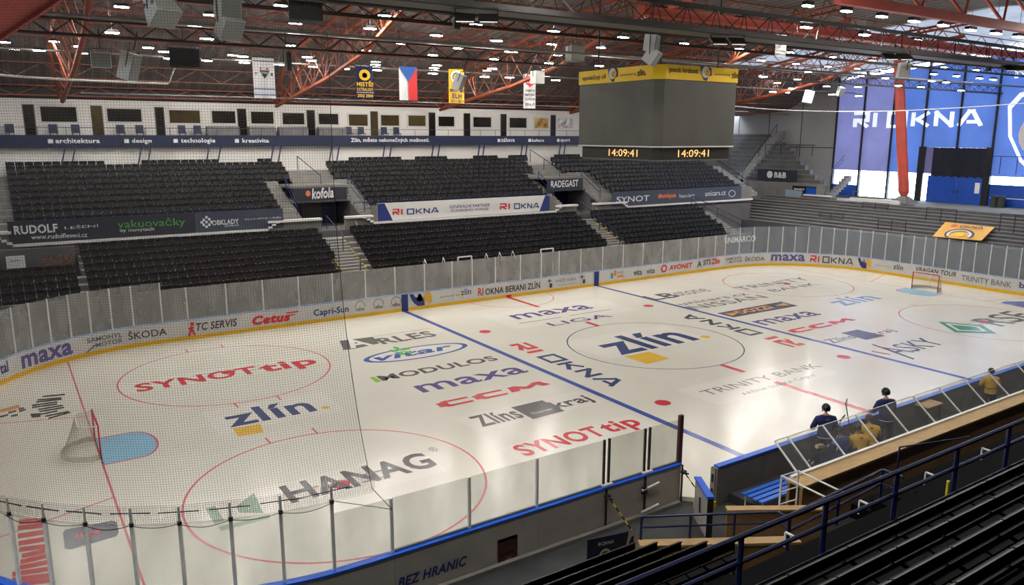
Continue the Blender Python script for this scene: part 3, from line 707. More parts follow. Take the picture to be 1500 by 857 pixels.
# seats
def seat_mesh():
    mb = MB(); mb.box((0, .16, .56), (.46, .05, .36), rx=.12); mb.box((0, .02, .38), (.44, .1, .34), rx=-.15); mb.bb(-.03, .03, .1, .2, .0, .4)
    return mb
def bolts_mb(): 
    mb = MB()
    for e in (-.12, .12): mb.box((e, -.035, .66), (.035, .02, .035))
    return mb
seat_me = seat_mesh().mesh('stadium_seat'); seat_me.materials.append(M_seatb)
seat_me_u = seat_me.copy(); seat_me_u.materials.clear(); seat_me_u.materials.append(M_seat)
spots = []
PITCH_S = .5
for i in range(8):
    for a, b, nm in low_sec:
        if nm == 'far left end' and i > 4: continue
        if nm == 'left': b += .1*i
        if nm == 'middle': a += .06*i; b += .13*i
        if nm == 'right': a += 0; b += .12*i
        if nm == 'far left end': a = -33
        x = a+.25
        while x < b-.2: spots.append((x, LY[i], LZ[i], 'lower tier '+nm)); x += PITCH_S
for i in range(9):
    hi = i > 5
    secs = ((-27.0, -9.9 if hi else -12.0, 'left'), (-6.7 if hi else -5.6, 11.4 if hi else 10.35, 'middle'), (14.3 if hi else 17.1, 33.1, 'right'))
    for a, b, nm in secs:
        x = a+.25
        while x < b-.2: spots.append((x, UY[i], UZ[i], 'upper tier '+nm)); x += PITCH_S
# raised press seats on the top landing (dark humps against the white wall)
for a, b in ((-27, -21.3), (-19.3, -14.4), (-11.6, -10.4), (-4.6, -.1), (1.1, 4.3), (6.6, 9.0), (10.2, 12.0), (15.2, 18.4)):
    x = a+.25
    while x < b: spots.append((x, 29.3, UZ[-1]+.22, 'upper tier top row')); x += PITCH_S
spots_all = sorted(spots, key=lambda q: (q[0]-CAM[0])**2+(q[1]-CAM[1])**2+(q[2]-CAM[2])**2)
vis = [q for q in spots_all if 3 < px((q[0], q[1], q[2]+.5))[0] < 1110 and not (q[0] < -21 and q[2] < 2.3)]
NIND = 186
chosen = set(map(tuple, vis[:NIND]))
LABS = {}
for q in vis[:NIND]:
    o = link('stadium_chair', seat_me if q[3].startswith('lower') else seat_me_u, None); o.location = q[:3]
    nm = q[3].replace('lower tier far left end', 'lower tier left')
    where = {'lower tier left': 'left of the yellow-edged stair', 'lower tier middle': 'right of the yellow-edged stair'}.get(nm, 'on the '+nm)
    ri = ['front', 'second', 'third', 'fourth', 'fifth', 'sixth', 'seventh', 'eighth', 'top'][min(8, int(round((q[1]-16.4)/.7)))]
    tag(o, 'dark brown folding seat in the %s row, %s' % (ri, where), 'seat', '%s row seats %s' % (ri, where))
# all remaining far seats as one counted-out mass
base = np.array(seat_mesh().v); bf = seat_mesh().f
V = []; FF = []; V2 = []; F2 = []
for q in spots_all:
    if q in chosen or px((q[0], q[1], q[2]+.5))[0] < -60: continue
    o = len(V); V += [tuple(p) for p in base+np.array(q[:3])]; FF += [tuple(i+o for i in f) for f in bf]
me = bpy.data.meshes.new('stadium_seats'); me.from_pydata(V, [], FF); me.update()
rest = link('stadium_seats', me, M_seat); tag(rest, 'remaining rows of dark folding seats filling the far stand', 'seats', kind='stuff')
bm_ = MB(); rr = random.Random(3)
for q in spots_all:
    if px((q[0], q[1], q[2]+.5))[0] < -20: continue
    for e in (-.13, .13):
        if rr.random() < .55: bm_.box((q[0]+e, q[1]+.11, q[2]+.70), (.04, .02, .035))
bl = mk('seat_bolts', bm_, M_bolt, rest); bl['kind'] = 'stuff'

# ------------------------------------------------------------ wall advertising banners
def wtext(parent, yy, txt, a, b, t, m, bold=.02, shear=0, vf=None, name='lettering'):
    P, Q, T = at(*a,'y',yy), at(*b,'y',yy), at(*t,'y',yy); z = (P[2]+Q[2])/2
    # the sheets hang straight: one baseline height for the whole line, measured along the sheet
    return flat(name, vf or glyphs(txt, bold, shear), (P[0], yy, P[2]), (Q[0]-P[0], 0, Q[2]-P[2]), (0, 0, T[2]-P[2]), m, parent)
def wbanner(label, x0, x1, z0, z1, m, yy=22.1, th=.04, cat='banner', name='advertising_banner', group=None):
    t = thing(name, label, cat, ((x0+x1)/2, yy, z0), group=group)
    o = mk('sheet', MB().bb(x0, x1, yy, yy+th, z0, z1), m, t); o.matrix_parent_inverse = Matrix.Translation((-(x0+x1)/2, -yy, -z0))
    return t, Matrix.Translation((-(x0+x1)/2, -yy, -z0))
def put(o, mpi): o.matrix_parent_inverse = mpi; return o
yb = 22.1; zb, zt = 4.62, 5.85
xa, xm, xz = at(12,340,'y',yb)[0], at(287,330,'y',yb)[0], at(415,320,'y',yb)[0]
t, mi = wbanner('long dark banner with white and green lettering on the left parapet', xa, xm-.02, zb, zt, M_banner)
put(wtext(t, yb-.01, 'RUDOLF', (21,344), (85,340), (21,331), M_offwhite, .03), mi)
put(wtext(t, yb-.01, 'www.rudolfleseni.cz', (46,351), (128,347), (46,344), M_offwhite, .01), mi)
put(wtext(t, yb-.01, 'LEŠENÍ', (95,336), (145,332.5), (95,331), M_offwhite, 0), mi)
put(wtext(t, yb-.01, 'vakuovačky', (173,338), (272,333), (173,322), M_pgreen, .005), mi)
put(wtext(t, yb-.01, 'by inovytech', (176,341.5), (226,339), (176,335), M_offwhite, .01), mi)
t, mi = wbanner('grey banner with a white chequered diamond at the right end of the left parapet', xm+.02, xz, zb, zt, M_bannergrey)
put(wtext(t, yb-.01, 'OBKLADY', (311,330.5), (350,327.5), (311,323), M_offwhite, .02), mi)
put(wtext(t, yb-.01, 'SLOVÁCKO', (329,332.5), (350,331), (329,329), M_offwhite, 0), mi)
put(wtext(t, yb-.01, 'slevové obklady a dlažby', (358,323), (412,320), (358,320), M_offwhite, 0), mi)
for dx, dy in ((0,0),(4,-4),(-4,-3),(4,4),(-4,4),(0,-7),(0,7),(7,0),(-7,.5)):
    put(wtext(t, yb-.012, '', (301+dx,327+dy), (304.5+dx,327+dy), (301+dx,323.5+dy), M_offwhite, vf=SQ), mi)
xa, xz = at(553,315,'y',yb)[0], at(805,300,'y',yb)[0]
t, mi = wbanner('white banner with red and navy lettering on the middle parapet', xa, xz, zb, zt+.02, M_white)
P = [xa, xa+.35, xa+1.0, xa]
put(mk('corner_print', MB().add([(xa,yb-.01,zt),(xa,yb-.01,zb),(xa+1.15,yb-.01,zb),(xa+.55,yb-.01,zt)], [(0,1,2,3)]), M_pnavy, t), mi)
put(mk('corner_print', MB().add([(xz-1.0,yb-.01,zb),(xz,yb-.01,zb),(xz,yb-.01,zt),(xz-.45,yb-.01,zt)], [(0,1,2,3)]), M_pnavy, t), mi)
for a, b, c, d, v0, v1 in ((575,590,596,643,315.5,312), (732,747,753,790,307.5,305.5)):
    put(wtext(t, yb-.012, '', (a,v0), (b,v0-.7), (a,v0-9.5), M_pred, vf=strokes('RI', .22)), mi); put(wtext(t, yb-.012, '', (c,v0-1), (d,v1), (c,v0-10), M_pnavy, vf=strokes('OKNA', .22)), mi)
put(wtext(t, yb-.012, 'GENERÁLNÍ PARTNER', (658,305.5), (718,302.5), (658,299.5), M_pnavy, .01), mi); put(wtext(t, yb-.012, 'ZLÍNSKÉHO HOKEJE', (660,311.5), (716,308.5), (660,306.3), M_pnavy, .01), mi)
xa, xz = at(897,300,'y',yb)[0], at(1086,285,'y',yb)[0]
t, mi = wbanner('grey blue banner with white and orange lettering on the right parapet', xa, xz, zb, zt, M_bannergrey)
put(wtext(t, yb-.012, 'SYNOT', (903,297), (951,294), (903,288.5), M_offwhite, .01), mi)
put(wtext(t, yb-.012, '#unique', (964,292.5), (990,291), (964,284), M_porange, .03), mi); put(wtext(t, yb-.012, 'Finance a leasing', (995,291.5), (1017,290), (995,284.5), M_offwhite, .0), mi)
put(wtext(t, yb-.012, 'unicars.cz', (1033,287.5), (1063,285.5), (1033,280.5), M_offwhite, .005), mi); put(wtext(t, yb-.012, '', (1067,288.5), (1077,288.5), (1067,278.5), M_offwhite, vf=ringvf(.08)), mi)
for lab, u0, u1, v0, v1, tx in (('dark sign with white script and an orange dot above the left passage', 431, 508, 295, 274, 'kofola'), ('dark sign with white capitals above the right passage', 801, 854, 281, 261, 'RADEGAST')):
    yy = 24.15; a, b = at(u0, v0, 'y', yy), at(u1, v1, 'y', yy)
    t, mi = wbanner(lab, a[0], b[0], a[2], b[2], M_banner, yy)
    if tx == 'kofola': put(wtext(t, yy-.012, tx, (457,292), (489,289.5), (457,276), M_offwhite, .03, .15), mi); put(wtext(t, yy-.012, '', (448,288), (455,287.5), (448,279.5), M_porange, vf=CIRC), mi)
    else: put(wtext(t, yy-.012, tx, (807,275), (847,273), (807,265), M_offwhite, .015), mi)
t, mi = wbanner('white notice on the dark opening at the left end of the far stand', *(lambda a, b: (a[0], b[0], a[2], b[2]))(at(10,394,'y',21.0), at(36,374,'y',21.0)), M_white, 21.0, name='notice', cat='notice')
put(wtext(t, 20.99, 'bufet', (16,384), (30,383), (16,380), M_pgrey, 0), mi)
t, mi = wbanner('small poster with a crowd picture beside the white notice', *(lambda a, b: (a[0], b[0], a[2], b[2]))(at(62,390,'y',21.0), at(108,372,'y',21.0)), mat('poster_crowd', (110, 84, 74), .7, var=.7, scale=7), 21.0, name='poster', cat='poster')

# ============================================================ PRESS BOX, FAR WALL
YP = 31.0; YFAS = 29.6; XWW = 41.0
wl = MB()
wins = [(61,111,157,178),(158,206,160,178),(249,292,162,180),(311,344,163,180),(368,400,164,181),(414,445,166,182),(467,495,167,182),(511,538,168,184),(558,584,169,184),(598,623,169.5,184.5),(642,665,171,185),(693,719,172,186),(746,771,173,187),(783,803,173.5,187.5),(817,838,174,187)]
doors = [(38,52),(137,151),(230,241),(350,361),(451,461),(544,553),(629,637),(680,688),(734,741),(807,813)]
wall_far = struct('wall_far', MB().bb(-60, 27, YP, YP+.2, 8.0, 12.78), M_wallwhite)
struct('wall_far_upper', MB().bb(-60, XWW, YP+.1, YP+.3, 12.78, 15), M_black)
struct('wall_far_lower', MB().bb(-40, 27, 30.1, 30.3, 7.9, 9.9), M_wallwhite)
struct('ceiling_soffit', MB().bb(-40, 27, YFAS+.1, YP+.1, 9.7, 9.85), M_wallwhite)
fas, mi = wbanner('long navy fascia of the press box lettered architektura, design, technologie', -40, 27, 9.72, 10.5, M_navy, YFAS, .1, 'fascia', 'press_box_fascia')
for tx, a, b in (('architektura',81,146),('design',193,222),('technologie',265,315),('kreativita',355,394),('zábava',734,754),('kultura',779,797),('sport',821,835)):
    z = 9.98; P, Q = at(a,205,'y',YFAS-.01), at(b,205,'y',YFAS-.01); 
    hh = {'architektura': .3, 'design': .38, 'technologie': .4, 'kreativita': .3, 'zábava': .36, 'kultura': .28, 'sport': .36}[tx]
    put(flat('lettering', glyphs(tx, .025), (P[0], YFAS-.01, z-(.08 if tx in ('design','technologie','sport') else 0)), (Q[0]-P[0], 0, 0), (0, 0, hh), M_offwhite, fas), mi)
    s_ = at(a-(11 if b < 500 else 5), 205, 'y', YFAS-.01)[0]; put(flat('lettering', SQ, (s_, YFAS-.01, z), (.28, 0, 0), (0, 0, .26), M_offwhite, fas), mi)
P, Q = at(514,205,'y',YFAS-.01), at(629,205,'y',YFAS-.01); put(flat('lettering', glyphs('Zlín, město nekonečných možností.', .02), (P[0], YFAS-.01, 9.92), (Q[0]-P[0], 0, 0), (0, 0, .42), M_offwhite, fas), mi)
for k, (u0, u1, v0, v1) in enumerate(wins):
    a, b = at(u0, v1, 'y', YP), at(u1, v0, 'y', YP); x0, x1, z0, z1 = a[0], b[0], a[2], b[2]
    w_ = mk('window_%d' % (k+1), MB().bb(x0-.12, x0, YP-.06, YP+.02, z0-.12, z1+.12).bb(x1, x1+.12, YP-.06, YP+.02, z0-.12, z1+.12).bb(x0, x1, YP-.06, YP+.02, z1, z1+.12).bb(x0, x1, YP-.06, YP+.02, z0-.12, z0), M_frame)
    w_['kind'] = 'structure'
    mk('pane', MB().bb(x0, x1, YP-.02, YP+.0, z0, z1), M_winglass2 if k in (2, 7, 8, 9) else (M_winglass if k < 13 else mat('window_shirts_gold' if k == 13 else 'window_shirts_white', (170, 130, 60) if k == 13 else (190, 186, 190), .5, var=.8, scale=2.2)), w_)
for k, (u0, u1) in enumerate(doors):
    a, b = at(u0, 190, 'y', YP), at(u1, 190, 'y', YP); zt_ = at(u0, 160 if k == 0 else 167, 'y', YP)[2]
    zt_ = 12.35
    d = mk('door_%d' % (k+1), MB().bb(a[0]-.06, b[0]+.06, YP-.03, YP+.01, 10.2, zt_+.06), mat('door_frame_dark', (60, 58, 56), .5)); d['kind'] = 'structure'
    mk('door_glass', MB().bb(a[0], b[0], YP-.05, YP-.03, 10.2, zt_), M_winglass2 if k in (1, 5) else M_winglass, d)
x = -39.0; pr = []
while x < 26.5: pr.append(((x, YFAS+.12, 10.4), (x, YFAS+.12, 10.98))); x += 1.55
rail('thin dark rail along the top of the navy press box fascia', [(-39, YFAS+.12, 10.98), (26.5, YFAS+.12, 10.98)], pr, r=.018, m=M_navyrail)
struct('floor_press_box', MB().bb(-40, 27, YFAS+.1, YP, 10.1, 10.2), M_conc)
def office_chair(x):
    t = thing('press_chair', 'blue chair on the press box balcony behind the rail', 'chair', (x, 30.3, 10.2), group='blue chairs on the press box balcony')
    mk('backrest', MB().box((0, .2, .72), (.5, .06, .5), rx=-.1), M_navy, t); mk('seat', MB().bb(-.25, .25, -.2, .25, .42, .48), M_navy, t)
    for a in (-.2, .2):
        for b in (-.15, .2): mk('leg', MB().bar((a, b, 0), (a, b, .45), .02), M_darkmetal, t)
for u in (14, 78, 111, 177, 205, 267, 290, 512, 530, 564, 582): office_chair(at(u, 190, 'y', 30.3)[0])
for u0, u1 in ((303, 350), (364, 403), (408, 450), (466, 506)):
    a, b = at(u0, 190, 'y', 30.2)[0], at(u1, 190, 'y', 30.2)[0]
    mb = MB(); n = 9; 
    prof = [(0, 0), (0, .72), (.05, .84), (.15, .9), (.35, .93), (.55, .9), (.65, .8), (.7, .6), (.7, 0)]
    mb.prism([(29.95+p[0], 10.2+p[1]) for p in prof], 'x', a, b)
    tag(mk('covered_desk', mb, mat('grey_cover', (120, 118, 116), .8, var=.2, scale=2)), 'grey covered desk on the press box balcony, %s' % {303: 'leftmost of the covered desks', 364: 'second covered desk from the left', 408: 'third covered desk from the left', 466: 'rightmost of the covered desks'}[u0], 'desk')
# inclined navy props under the fascia
for k, (u, v) in enumerate(((86,215),(101,215),(199,215),(213,215),(299,215),(316,215),(394,215),(405,215),(480,215),(491,215),(558,215),(568,215),(630,215),(639,215),(698,215),(705,215),(761,215),(768,215),(817,215),(824,215))):
    x = at(u, 214, 'y', YFAS)[0]
    tag(mk('prop', MB().bar((x+.35, YFAS+.05, 9.72), (x-.1, 29.4, 8.1), .06, 4), M_navyrail), 'slanting navy prop under the press box fascia', 'prop', 'paired navy props under the press box')

# ============================================================ ROOF
prof = [(38, 12.9), (31.2, 13.4), (24.3, 16.9), (10, 18.5), (0, 19.2), (-12, 18.6), (-30, 16.5), (-45, 13.5)]
def zc(y):
    for (a, za), (b, zb_) in zip(prof, prof[1:]):
        if b <= y <= a: return za+(zb_-za)*(a-y)/(a-b)
    return 13
mb = MB(); mp_ = MB()
PX = .75
for RX0, RX1, (ya, za), (yb_, zb_), pale in [(-60, 30, a, b, 0) for a, b in zip(prof, prof[1:])]+[(30, 51, a, b, 1 if -13 < b[0] < 12 else 0) for a, b in zip(prof, prof[1:])]:
    nx = int((RX1-RX0)/PX)
    vs = []; fs = []
    for k in range(nx+1):
        x = RX0+k*PX
        for j, (dx, dz) in enumerate(((0, 0), (.12, .09), (.37, .09), (.49, 0))):
            vs += [(x+dx, ya, za+dz), (x+dx, yb_, zb_+dz)]
    for q in range((nx+1)*4-1): fs.append((2*q, 2*q+1, 2*q+3, 2*q+2))
    (mp_ if pale else mb).add(vs, fs)
ceil = struct('ceiling', mb, M_ceil)
mk('rooflight_sheets', mp_, M_rooflight, ceil)
# main orange trusses, running up from the far wall
GXS = [-23.5, -9.8, 3.8, 17.4, 31.0]
LOWC = [(30.0, 12.6), (19.2, 14.0), (13.6, 15.0), (7.7, 16.9), (2, 17.6)]
def lz(y):
    for (a, za), (b, zb_) in zip(LOWC, LOWC[1:]):
        if b <= y <= a: return za+(zb_-za)*(a-y)/(a-b)
    return LOWC[0][1]
proto = None
for k, gx in enumerate(GXS):
    if proto is None:
        t = thing('roof_truss', '', 'truss', (gx, 30, 12.6))
        def L3(p): return (p[0], p[1]-30, p[2]-12.6)
        for e in (-.75, .75):
            mk('upper_chord', MB().path([L3((e*.2, 30, 12.8)), L3((e, 24.6, 15.6)), L3((e, 10, 17.9)), L3((e, 2, 18.5))], .11, 4), M_orange, t)
        mk('lower_chord', MB().path([L3((0, a, b)) for a, b in LOWC], .14, 6), M_orange, t)
        ys = np.arange(28.6, 2.5, -2.2)
        for i, y in enumerate(ys):
            zu = 12.8+(30-y)*(2.8/5.4) if y > 24.6 else 15.6+(24.6-y)*.157
            y2 = y-1.1; zu2 = 12.8+(30-y2)*(2.8/5.4) if y2 > 24.6 else 15.6+(24.6-y2)*.157
            e = .75 if y < 24.6 else .3
            for sg in (-1, 1):
                mk('web_member', MB().bar(L3((0, y, lz(y))), L3((sg*e, y2, zu2)), .045, 4), M_purlin if i % 2 else M_orange, t)
                mk('web_member', MB().bar(L3((sg*e, y2, zu2)), L3((0, y-2.2, lz(y-2.2))), .04, 4), M_purlin, t)
        proto = t
    else:
        t = copy_tree(proto); t.location = (gx, 30, 12.6)
    t['label'] = ['orange roof truss rising from the far wall at the left end', 'orange roof truss rising from the wall left of the apple banner', 'orange roof truss rising from the far wall behind the yellow banner', 'orange roof truss mostly hidden behind the scoreboard', 'orange roof truss right of the scoreboard'][k]
    t['group'] = 'orange trusses under the roof'
# brown purlin trusses running along the hall
def lattice_truss(y, zt_, zb_, x0, x1, step, m, lab, r=.05, rw=.03, name='purlin_truss', m2=None):
    t = thing(name, lab, 'truss', ((x0+x1)/2, y, zb_)); cx = (x0+x1)/2
    mk('top_chord', MB().bar((x0-cx, 0, zt_-zb_), (x1-cx, 0, zt_-zb_), r, 4), m, t)
    mk('bottom_chord', MB().bar((x0-cx, 0, 0), (x1-cx, 0, 0), r, 4), m, t)
    mb = MB(); x = x0; up = 0
    while x < x1-step/2:
        mb.bar((x-cx, 0, 0 if not up else zt_-zb_), (x+step-cx, 0, zt_-zb_ if not up else 0), rw, 4); x += step; up ^= 1
    o = mk('web', mb, m2 or m, t); o['kind'] = 'stuff'; return t
names = ['just above the press box', 'second from the far wall', 'third from the far wall', 'fourth from the far wall', 'fifth from the far wall', 'sixth from the far wall', 'seventh from the far wall', 'eighth from the far wall', 'ninth from the far wall', 'tenth from the far wall']
for k, y in enumerate((30.6, 28.2, 25.6, 23.0, 20.2, 17.4, 14.6, 11.8, 9.0, 6.0)):
    z = zc(y)-.12
    lattice_truss(y, z, z-(.85 if k else .6), -56, 50, 1.5, M_purlin if k % 3 else M_orange, 'brown lattice purlin along the hall, '+names[k], .05 if k < 4 else .06)
mb = MB()
# bracing rods across the roof slope
for x in np.arange(-30, 50, 6.8):
    mb.bar((x, 24, zc(24)-.3), (x+6.8, 10, zc(10)-.3), .06, 4); mb.bar((x+6.8, 24, zc(24)-.3), (x, 10, zc(10)-.3), .06, 4)
o = tag(mk('bracing_rods', mb, M_orange), 'crossed orange bracing under the ceiling sheets', 'bracing', kind='stuff')
# light gridded catwalk trusses below: dark, carrying the lamps
def girder(y, z, lab, x0=-46, x1=50, h=.7, wd=.6, m=M_blacksteel, chord=.07, step=.8):
    t = thing('lighting_girder', lab, 'girder', (0, y, z))
    for e in (-wd/2, wd/2): mk('lower_chord', MB().bar((x0, e, 0), (x1, e, 0), chord, 4), m, t)
    mk('upper_chord', MB().bar((x0, 0, h), (x1, 0, h), chord*.8, 4), m, t)
    mb = MB(); x = x0; up = 0
    while x < x1:
        for e in (-wd/2, wd/2): mb.bar((x, e if not up else 0, 0 if not up else h), (x+step, 0 if not up else e, h if not up else 0), .025, 3)
        x += step; up ^= 1
    o = mk('lattice', mb, m, t); o['kind'] = 'stuff'; return t
cw = girder(-6.4, 14.5, 'big dark girder with floodlights crossing in front of the scoreboard', h=.9, wd=.9, chord=.13)
mk('walkway_beam', MB().bb(-46, 50, -.45, .45, -.12, .05), mat('grey_beam', (86, 82, 78), .5, .2, var=.1), cw)
g2 = girder(8.0, 14.42, 'dark girder behind the scoreboard carrying speakers', h=.6, wd=.5, chord=.055)
mk('walkway_beam', MB().bb(-46, 50, -.2, .2, -.05, .02), mat('grey_beam', (86, 82, 78)), g2)
girder(2.6, 15.3, 'thin dark girder between the two big ones', h=.5, wd=.4, chord=.05)
girder(-11.9, 16.2, 'lattice girder highest above the right of the rink', h=1.0, wd=.8, chord=.08)
# red box girders across the upper right
t = thing('red_girder', 'long red girder crossing the upper right under the roof', 'girder', (20, -11.9, 15.0))
mk('beam', MB().bb(-24, 32, -.12, .12, -.16, .16), M_redsteel, t)
mb = MB(); 
for k in range(18): mb.bar((-22+k*3, 0, .1), (-20.5+k*3, .6, 1.6), .06, 4); mb.bar((-20.5+k*3, .6, 1.6), (-19+k*3, 0, .1), .06, 4)
o = mk('struts', mb, M_redsteel, t); o['kind'] = 'stuff'
t = thing('red_girder', 'wide red box girder above the scoreboard', 'girder', (12, -2.5, 15.6))
mk('beam', MB().bb(-16, 34, -.25, .25, 0, .35), M_redsteel, t)
# pipes
def pipe(y, z, lab, r=.05, x0=-45, x1=49, m=M_greypipe): tag(mk('pipe', MB().bar((x0, y, z), (x1, y, z), r, 6), m), lab, 'pipe')
pipe(22.0, 15.0, 'pale pipe running along the hall above the banners', .06)
pipe(20.0, 12.72, 'grey cable track running just above the press box', .04, -23.3, 30, M_greypipe)
pipe(3.5, 14.6, 'grey pipe beside the girder behind the scoreboard', .06)
pipe(12.5, 15.6, 'grey pipe high over the far half of the rink', .05)
pipe(-.8, 15.2, 'dark cable tray above the rink centre', .09, m=M_blacksteel)
# top left big red beam
P = [at(0,-12,'z',15.0), at(95,-12,'z',15.0), at(0,52,'z',15.0)]
t = thing('red_beam', 'big red steel beam cutting the top left corner', 'beam', tuple(P[0]))
a = at(85,-8,'z',14.2); b = at(-30,72,'z',14.2); d = Vector(b-a); L_ = d.length+6; 
mk('web_plate', MB().box((0, 0, 0), (L_, .9, .12)), M_redsteel, t); mk('flange', MB().box((0, .45, 0), (L_, .1, .4)), M_redsteel, t); mk('flange', MB().box((0, -.45, 0), (L_, .1, .4)), M_redsteel, t)
mid = (a+b)/2; ang = math.atan2(d.y, d.x); n = Vector((-math.sin(ang), math.cos(ang)))
sgn = 1 if (Vector((P[0][0], P[0][1]))-Vector((mid[0], mid[1]))).dot(n) > 0 else -1
t.location = (mid[0]+n.x*sgn*.45, mid[1]+n.y*sgn*.45, 14.2); t.rotation_euler.z = ang

# ============================================================ LAMPS
LP = [(178,9),(160,29),(164,47),(285,38),(303,56),(308,21),(80,60),(21,71),(57,73),(112,67),(120,77),(217,69),(240,75),(184,81),(248,85),(341,80),(356,82),(303,88),(358,91),(9,37),(17,18),(6,61),
(411,7),(396,48),(426,66),(433,33),(495,55),(539,4),(563,22),(542,41),(536,73),(450,83),(456,88),(459,97),(409,94),(505,100),(550,90),(550,94),(552,102),(588,63),(639,51),(634,80),(640,95),(636,99),(634,107),(593,104),(697,35),(727,59),(671,70),(724,86),(721,100),(714,103),(710,112),(746,75),(746,113),
(823,35),(811,45),(808,64),(817,80),(804,92),(752,75),(970,13),(937,45),(913,54),(880,69),(878,96),(801,102),(814,117),(1002,63),(1083,27),(1083,71),(1121,62),(1115,88),(1047,96),(1118,112),(1106,100),
(1184,7),(1240,15),(1292,23),(1339,30),(1382,36),(1422,43),(1459,48),(1492,53),(1181,39),(1267,50),(1342,58),(1408,67),(1194,68),(1158,76),(1268,75),(1220,83),(1278,88),(1166,93),(1213,97),(1255,100),(1296,103),(1143,103),(1184,105),(1224,109),(1261,111),(1297,114),(1139,121),(1185,124),(1257,127),(1316,125),(1349,127),(1365,118),(1368,108),(1383,98),(1401,111),(1386,120),(1438,92),(1430,102),(1435,114),(1455,116),(1408,132),(1168,116),(1160,129),(1132,134),(1152,135),(1211,126),(1258,140),(1219,138)]
def solve_roof(u, v, drop):
    """lamp hangs 'drop' below the ceiling along the line of sight: march until it is there"""
    d = RM.T @ np.array([(u-750)/F, (v-428.5)/F, 1.]); t = 12.0
    while t < 110:
        p = CAM+d*t
        if p[2] >= zc(p[1])-drop: return p
        t += .1
    return None
lamp_me = {}
lt = None; lamps = []
for k, (u, v) in enumerate(LP):
    drop = 1.5+.4*((k*7) % 3)
    p = solve_roof(u, v, drop)
    if p is None or p[2] < 11.5: p = at(u, v, 'z', 13.2)
    if u > 1130 and v > 95: 
        q = at(u, v, 'x', 26+((k*5) % 7)*2.4); p = q
    if u > 1180 and v < 60 and k < 86: p = at(u, v, 'z', 15.2)
    if p[1] > 30: p = at(u, v, 'y', 28)
    if lt is None:
        lt = thing('ceiling_lamp', 'flat ceiling lamp hung on rods below the roof steelwork', 'lamp', (0,0,0), group='small ceiling lamps over the hall')
        mk('housing', MB().prism([(-.34,-.02),(-.28,.12),(.28,.12),(.34,-.02)], 'y', -.14, .14), M_black, lt)
        mk('diffuser', MB().bb(-.31, .31, -.12, .12, -.06, -.021), M_diff, lt)
        mk('hanging_rod', MB().bar((0, 0, .12), (0, 0, 1.6), .012, 4), M_greypipe, lt)
        o = lt
    else: o = copy_tree(lt)
    o.location = p; lamps.append(o)
    dist = float(np.linalg.norm(p-CAM)); wpx = 22 if v < 60 else 17
    if u > 1130 and v > 60: wpx = 13
    sc_ = max(.7, min(1.8, .78*wpx*dist/F/.68)); o.scale = (sc_, sc_, 1)

for gx in np.arange(-42, 26, 6.0):  # lamp rows continued out of view, added to brighten the near side
    for gy in (-18.5, -13.5, -8.5):
        u, v = px((gx, gy, 15.4)); q = RM @ (np.array([gx, gy, 15.0])-CAM)
        if q[2] > .5 and -40 < u < 1540 and v > -25: continue
        o = copy_tree(lt); o.location = (gx, gy, min(15.4, zc(gy)-1.3)); o.scale = (1.3, 1.3, 1); lamps.append(o)
for o in lamps:
    x, y = o.location.x, o.location.y
    zn = 'over the near stand and near boards' if y < -6 else 'over the middle of the rink' if y < 8 else 'over the far stand'
    xn = 'left of the scoreboard' if x < -3 else 'right of the scoreboard' if x < 24 else 'at the right end'
    o['label'] = 'flat white ceiling lamp hung %s, %s' % (zn, xn); o['group'] = 'ceiling lamps %s, %s' % (zn, xn)
# big floodlight pairs on the front girder
def flood(u, v, lab):
    p = at(u, v, 'y', -6.4-.5)
    t = thing('floodlight', lab, 'floodlight', tuple(p), rz=-.5, group='twin floodlights on the front girder')
    for e in (-.36, .36):
        h = mk('lamp_head', MB().box((e, 0, 0), (.62, .5, .1), rx=.45), M_black, t)
        mk('lens', MB().box((e, -.03, -.06), (.54, .42, .03), rx=.45), M_flood, h)
    mk('yoke', MB().path([(-.66, 0, .05), (-.66, .1, .3), (.66, .1, .3), (.66, 0, .05)], .025, 4), M_black, t)
    mk('hanger', MB().bar((0, .1, .3), (0, .3, .6), .04, 4), M_black, t)
flood(698, 26, 'twin floodlight on the front girder left of the scoreboard'); flood(1066, 60, 'twin floodlight on the front girder above the scoreboard right edge')
flood(1314, 83, 'twin floodlight on the front girder before the red column'); flood(1487, 100, 'twin floodlight at the right end of the front girder')

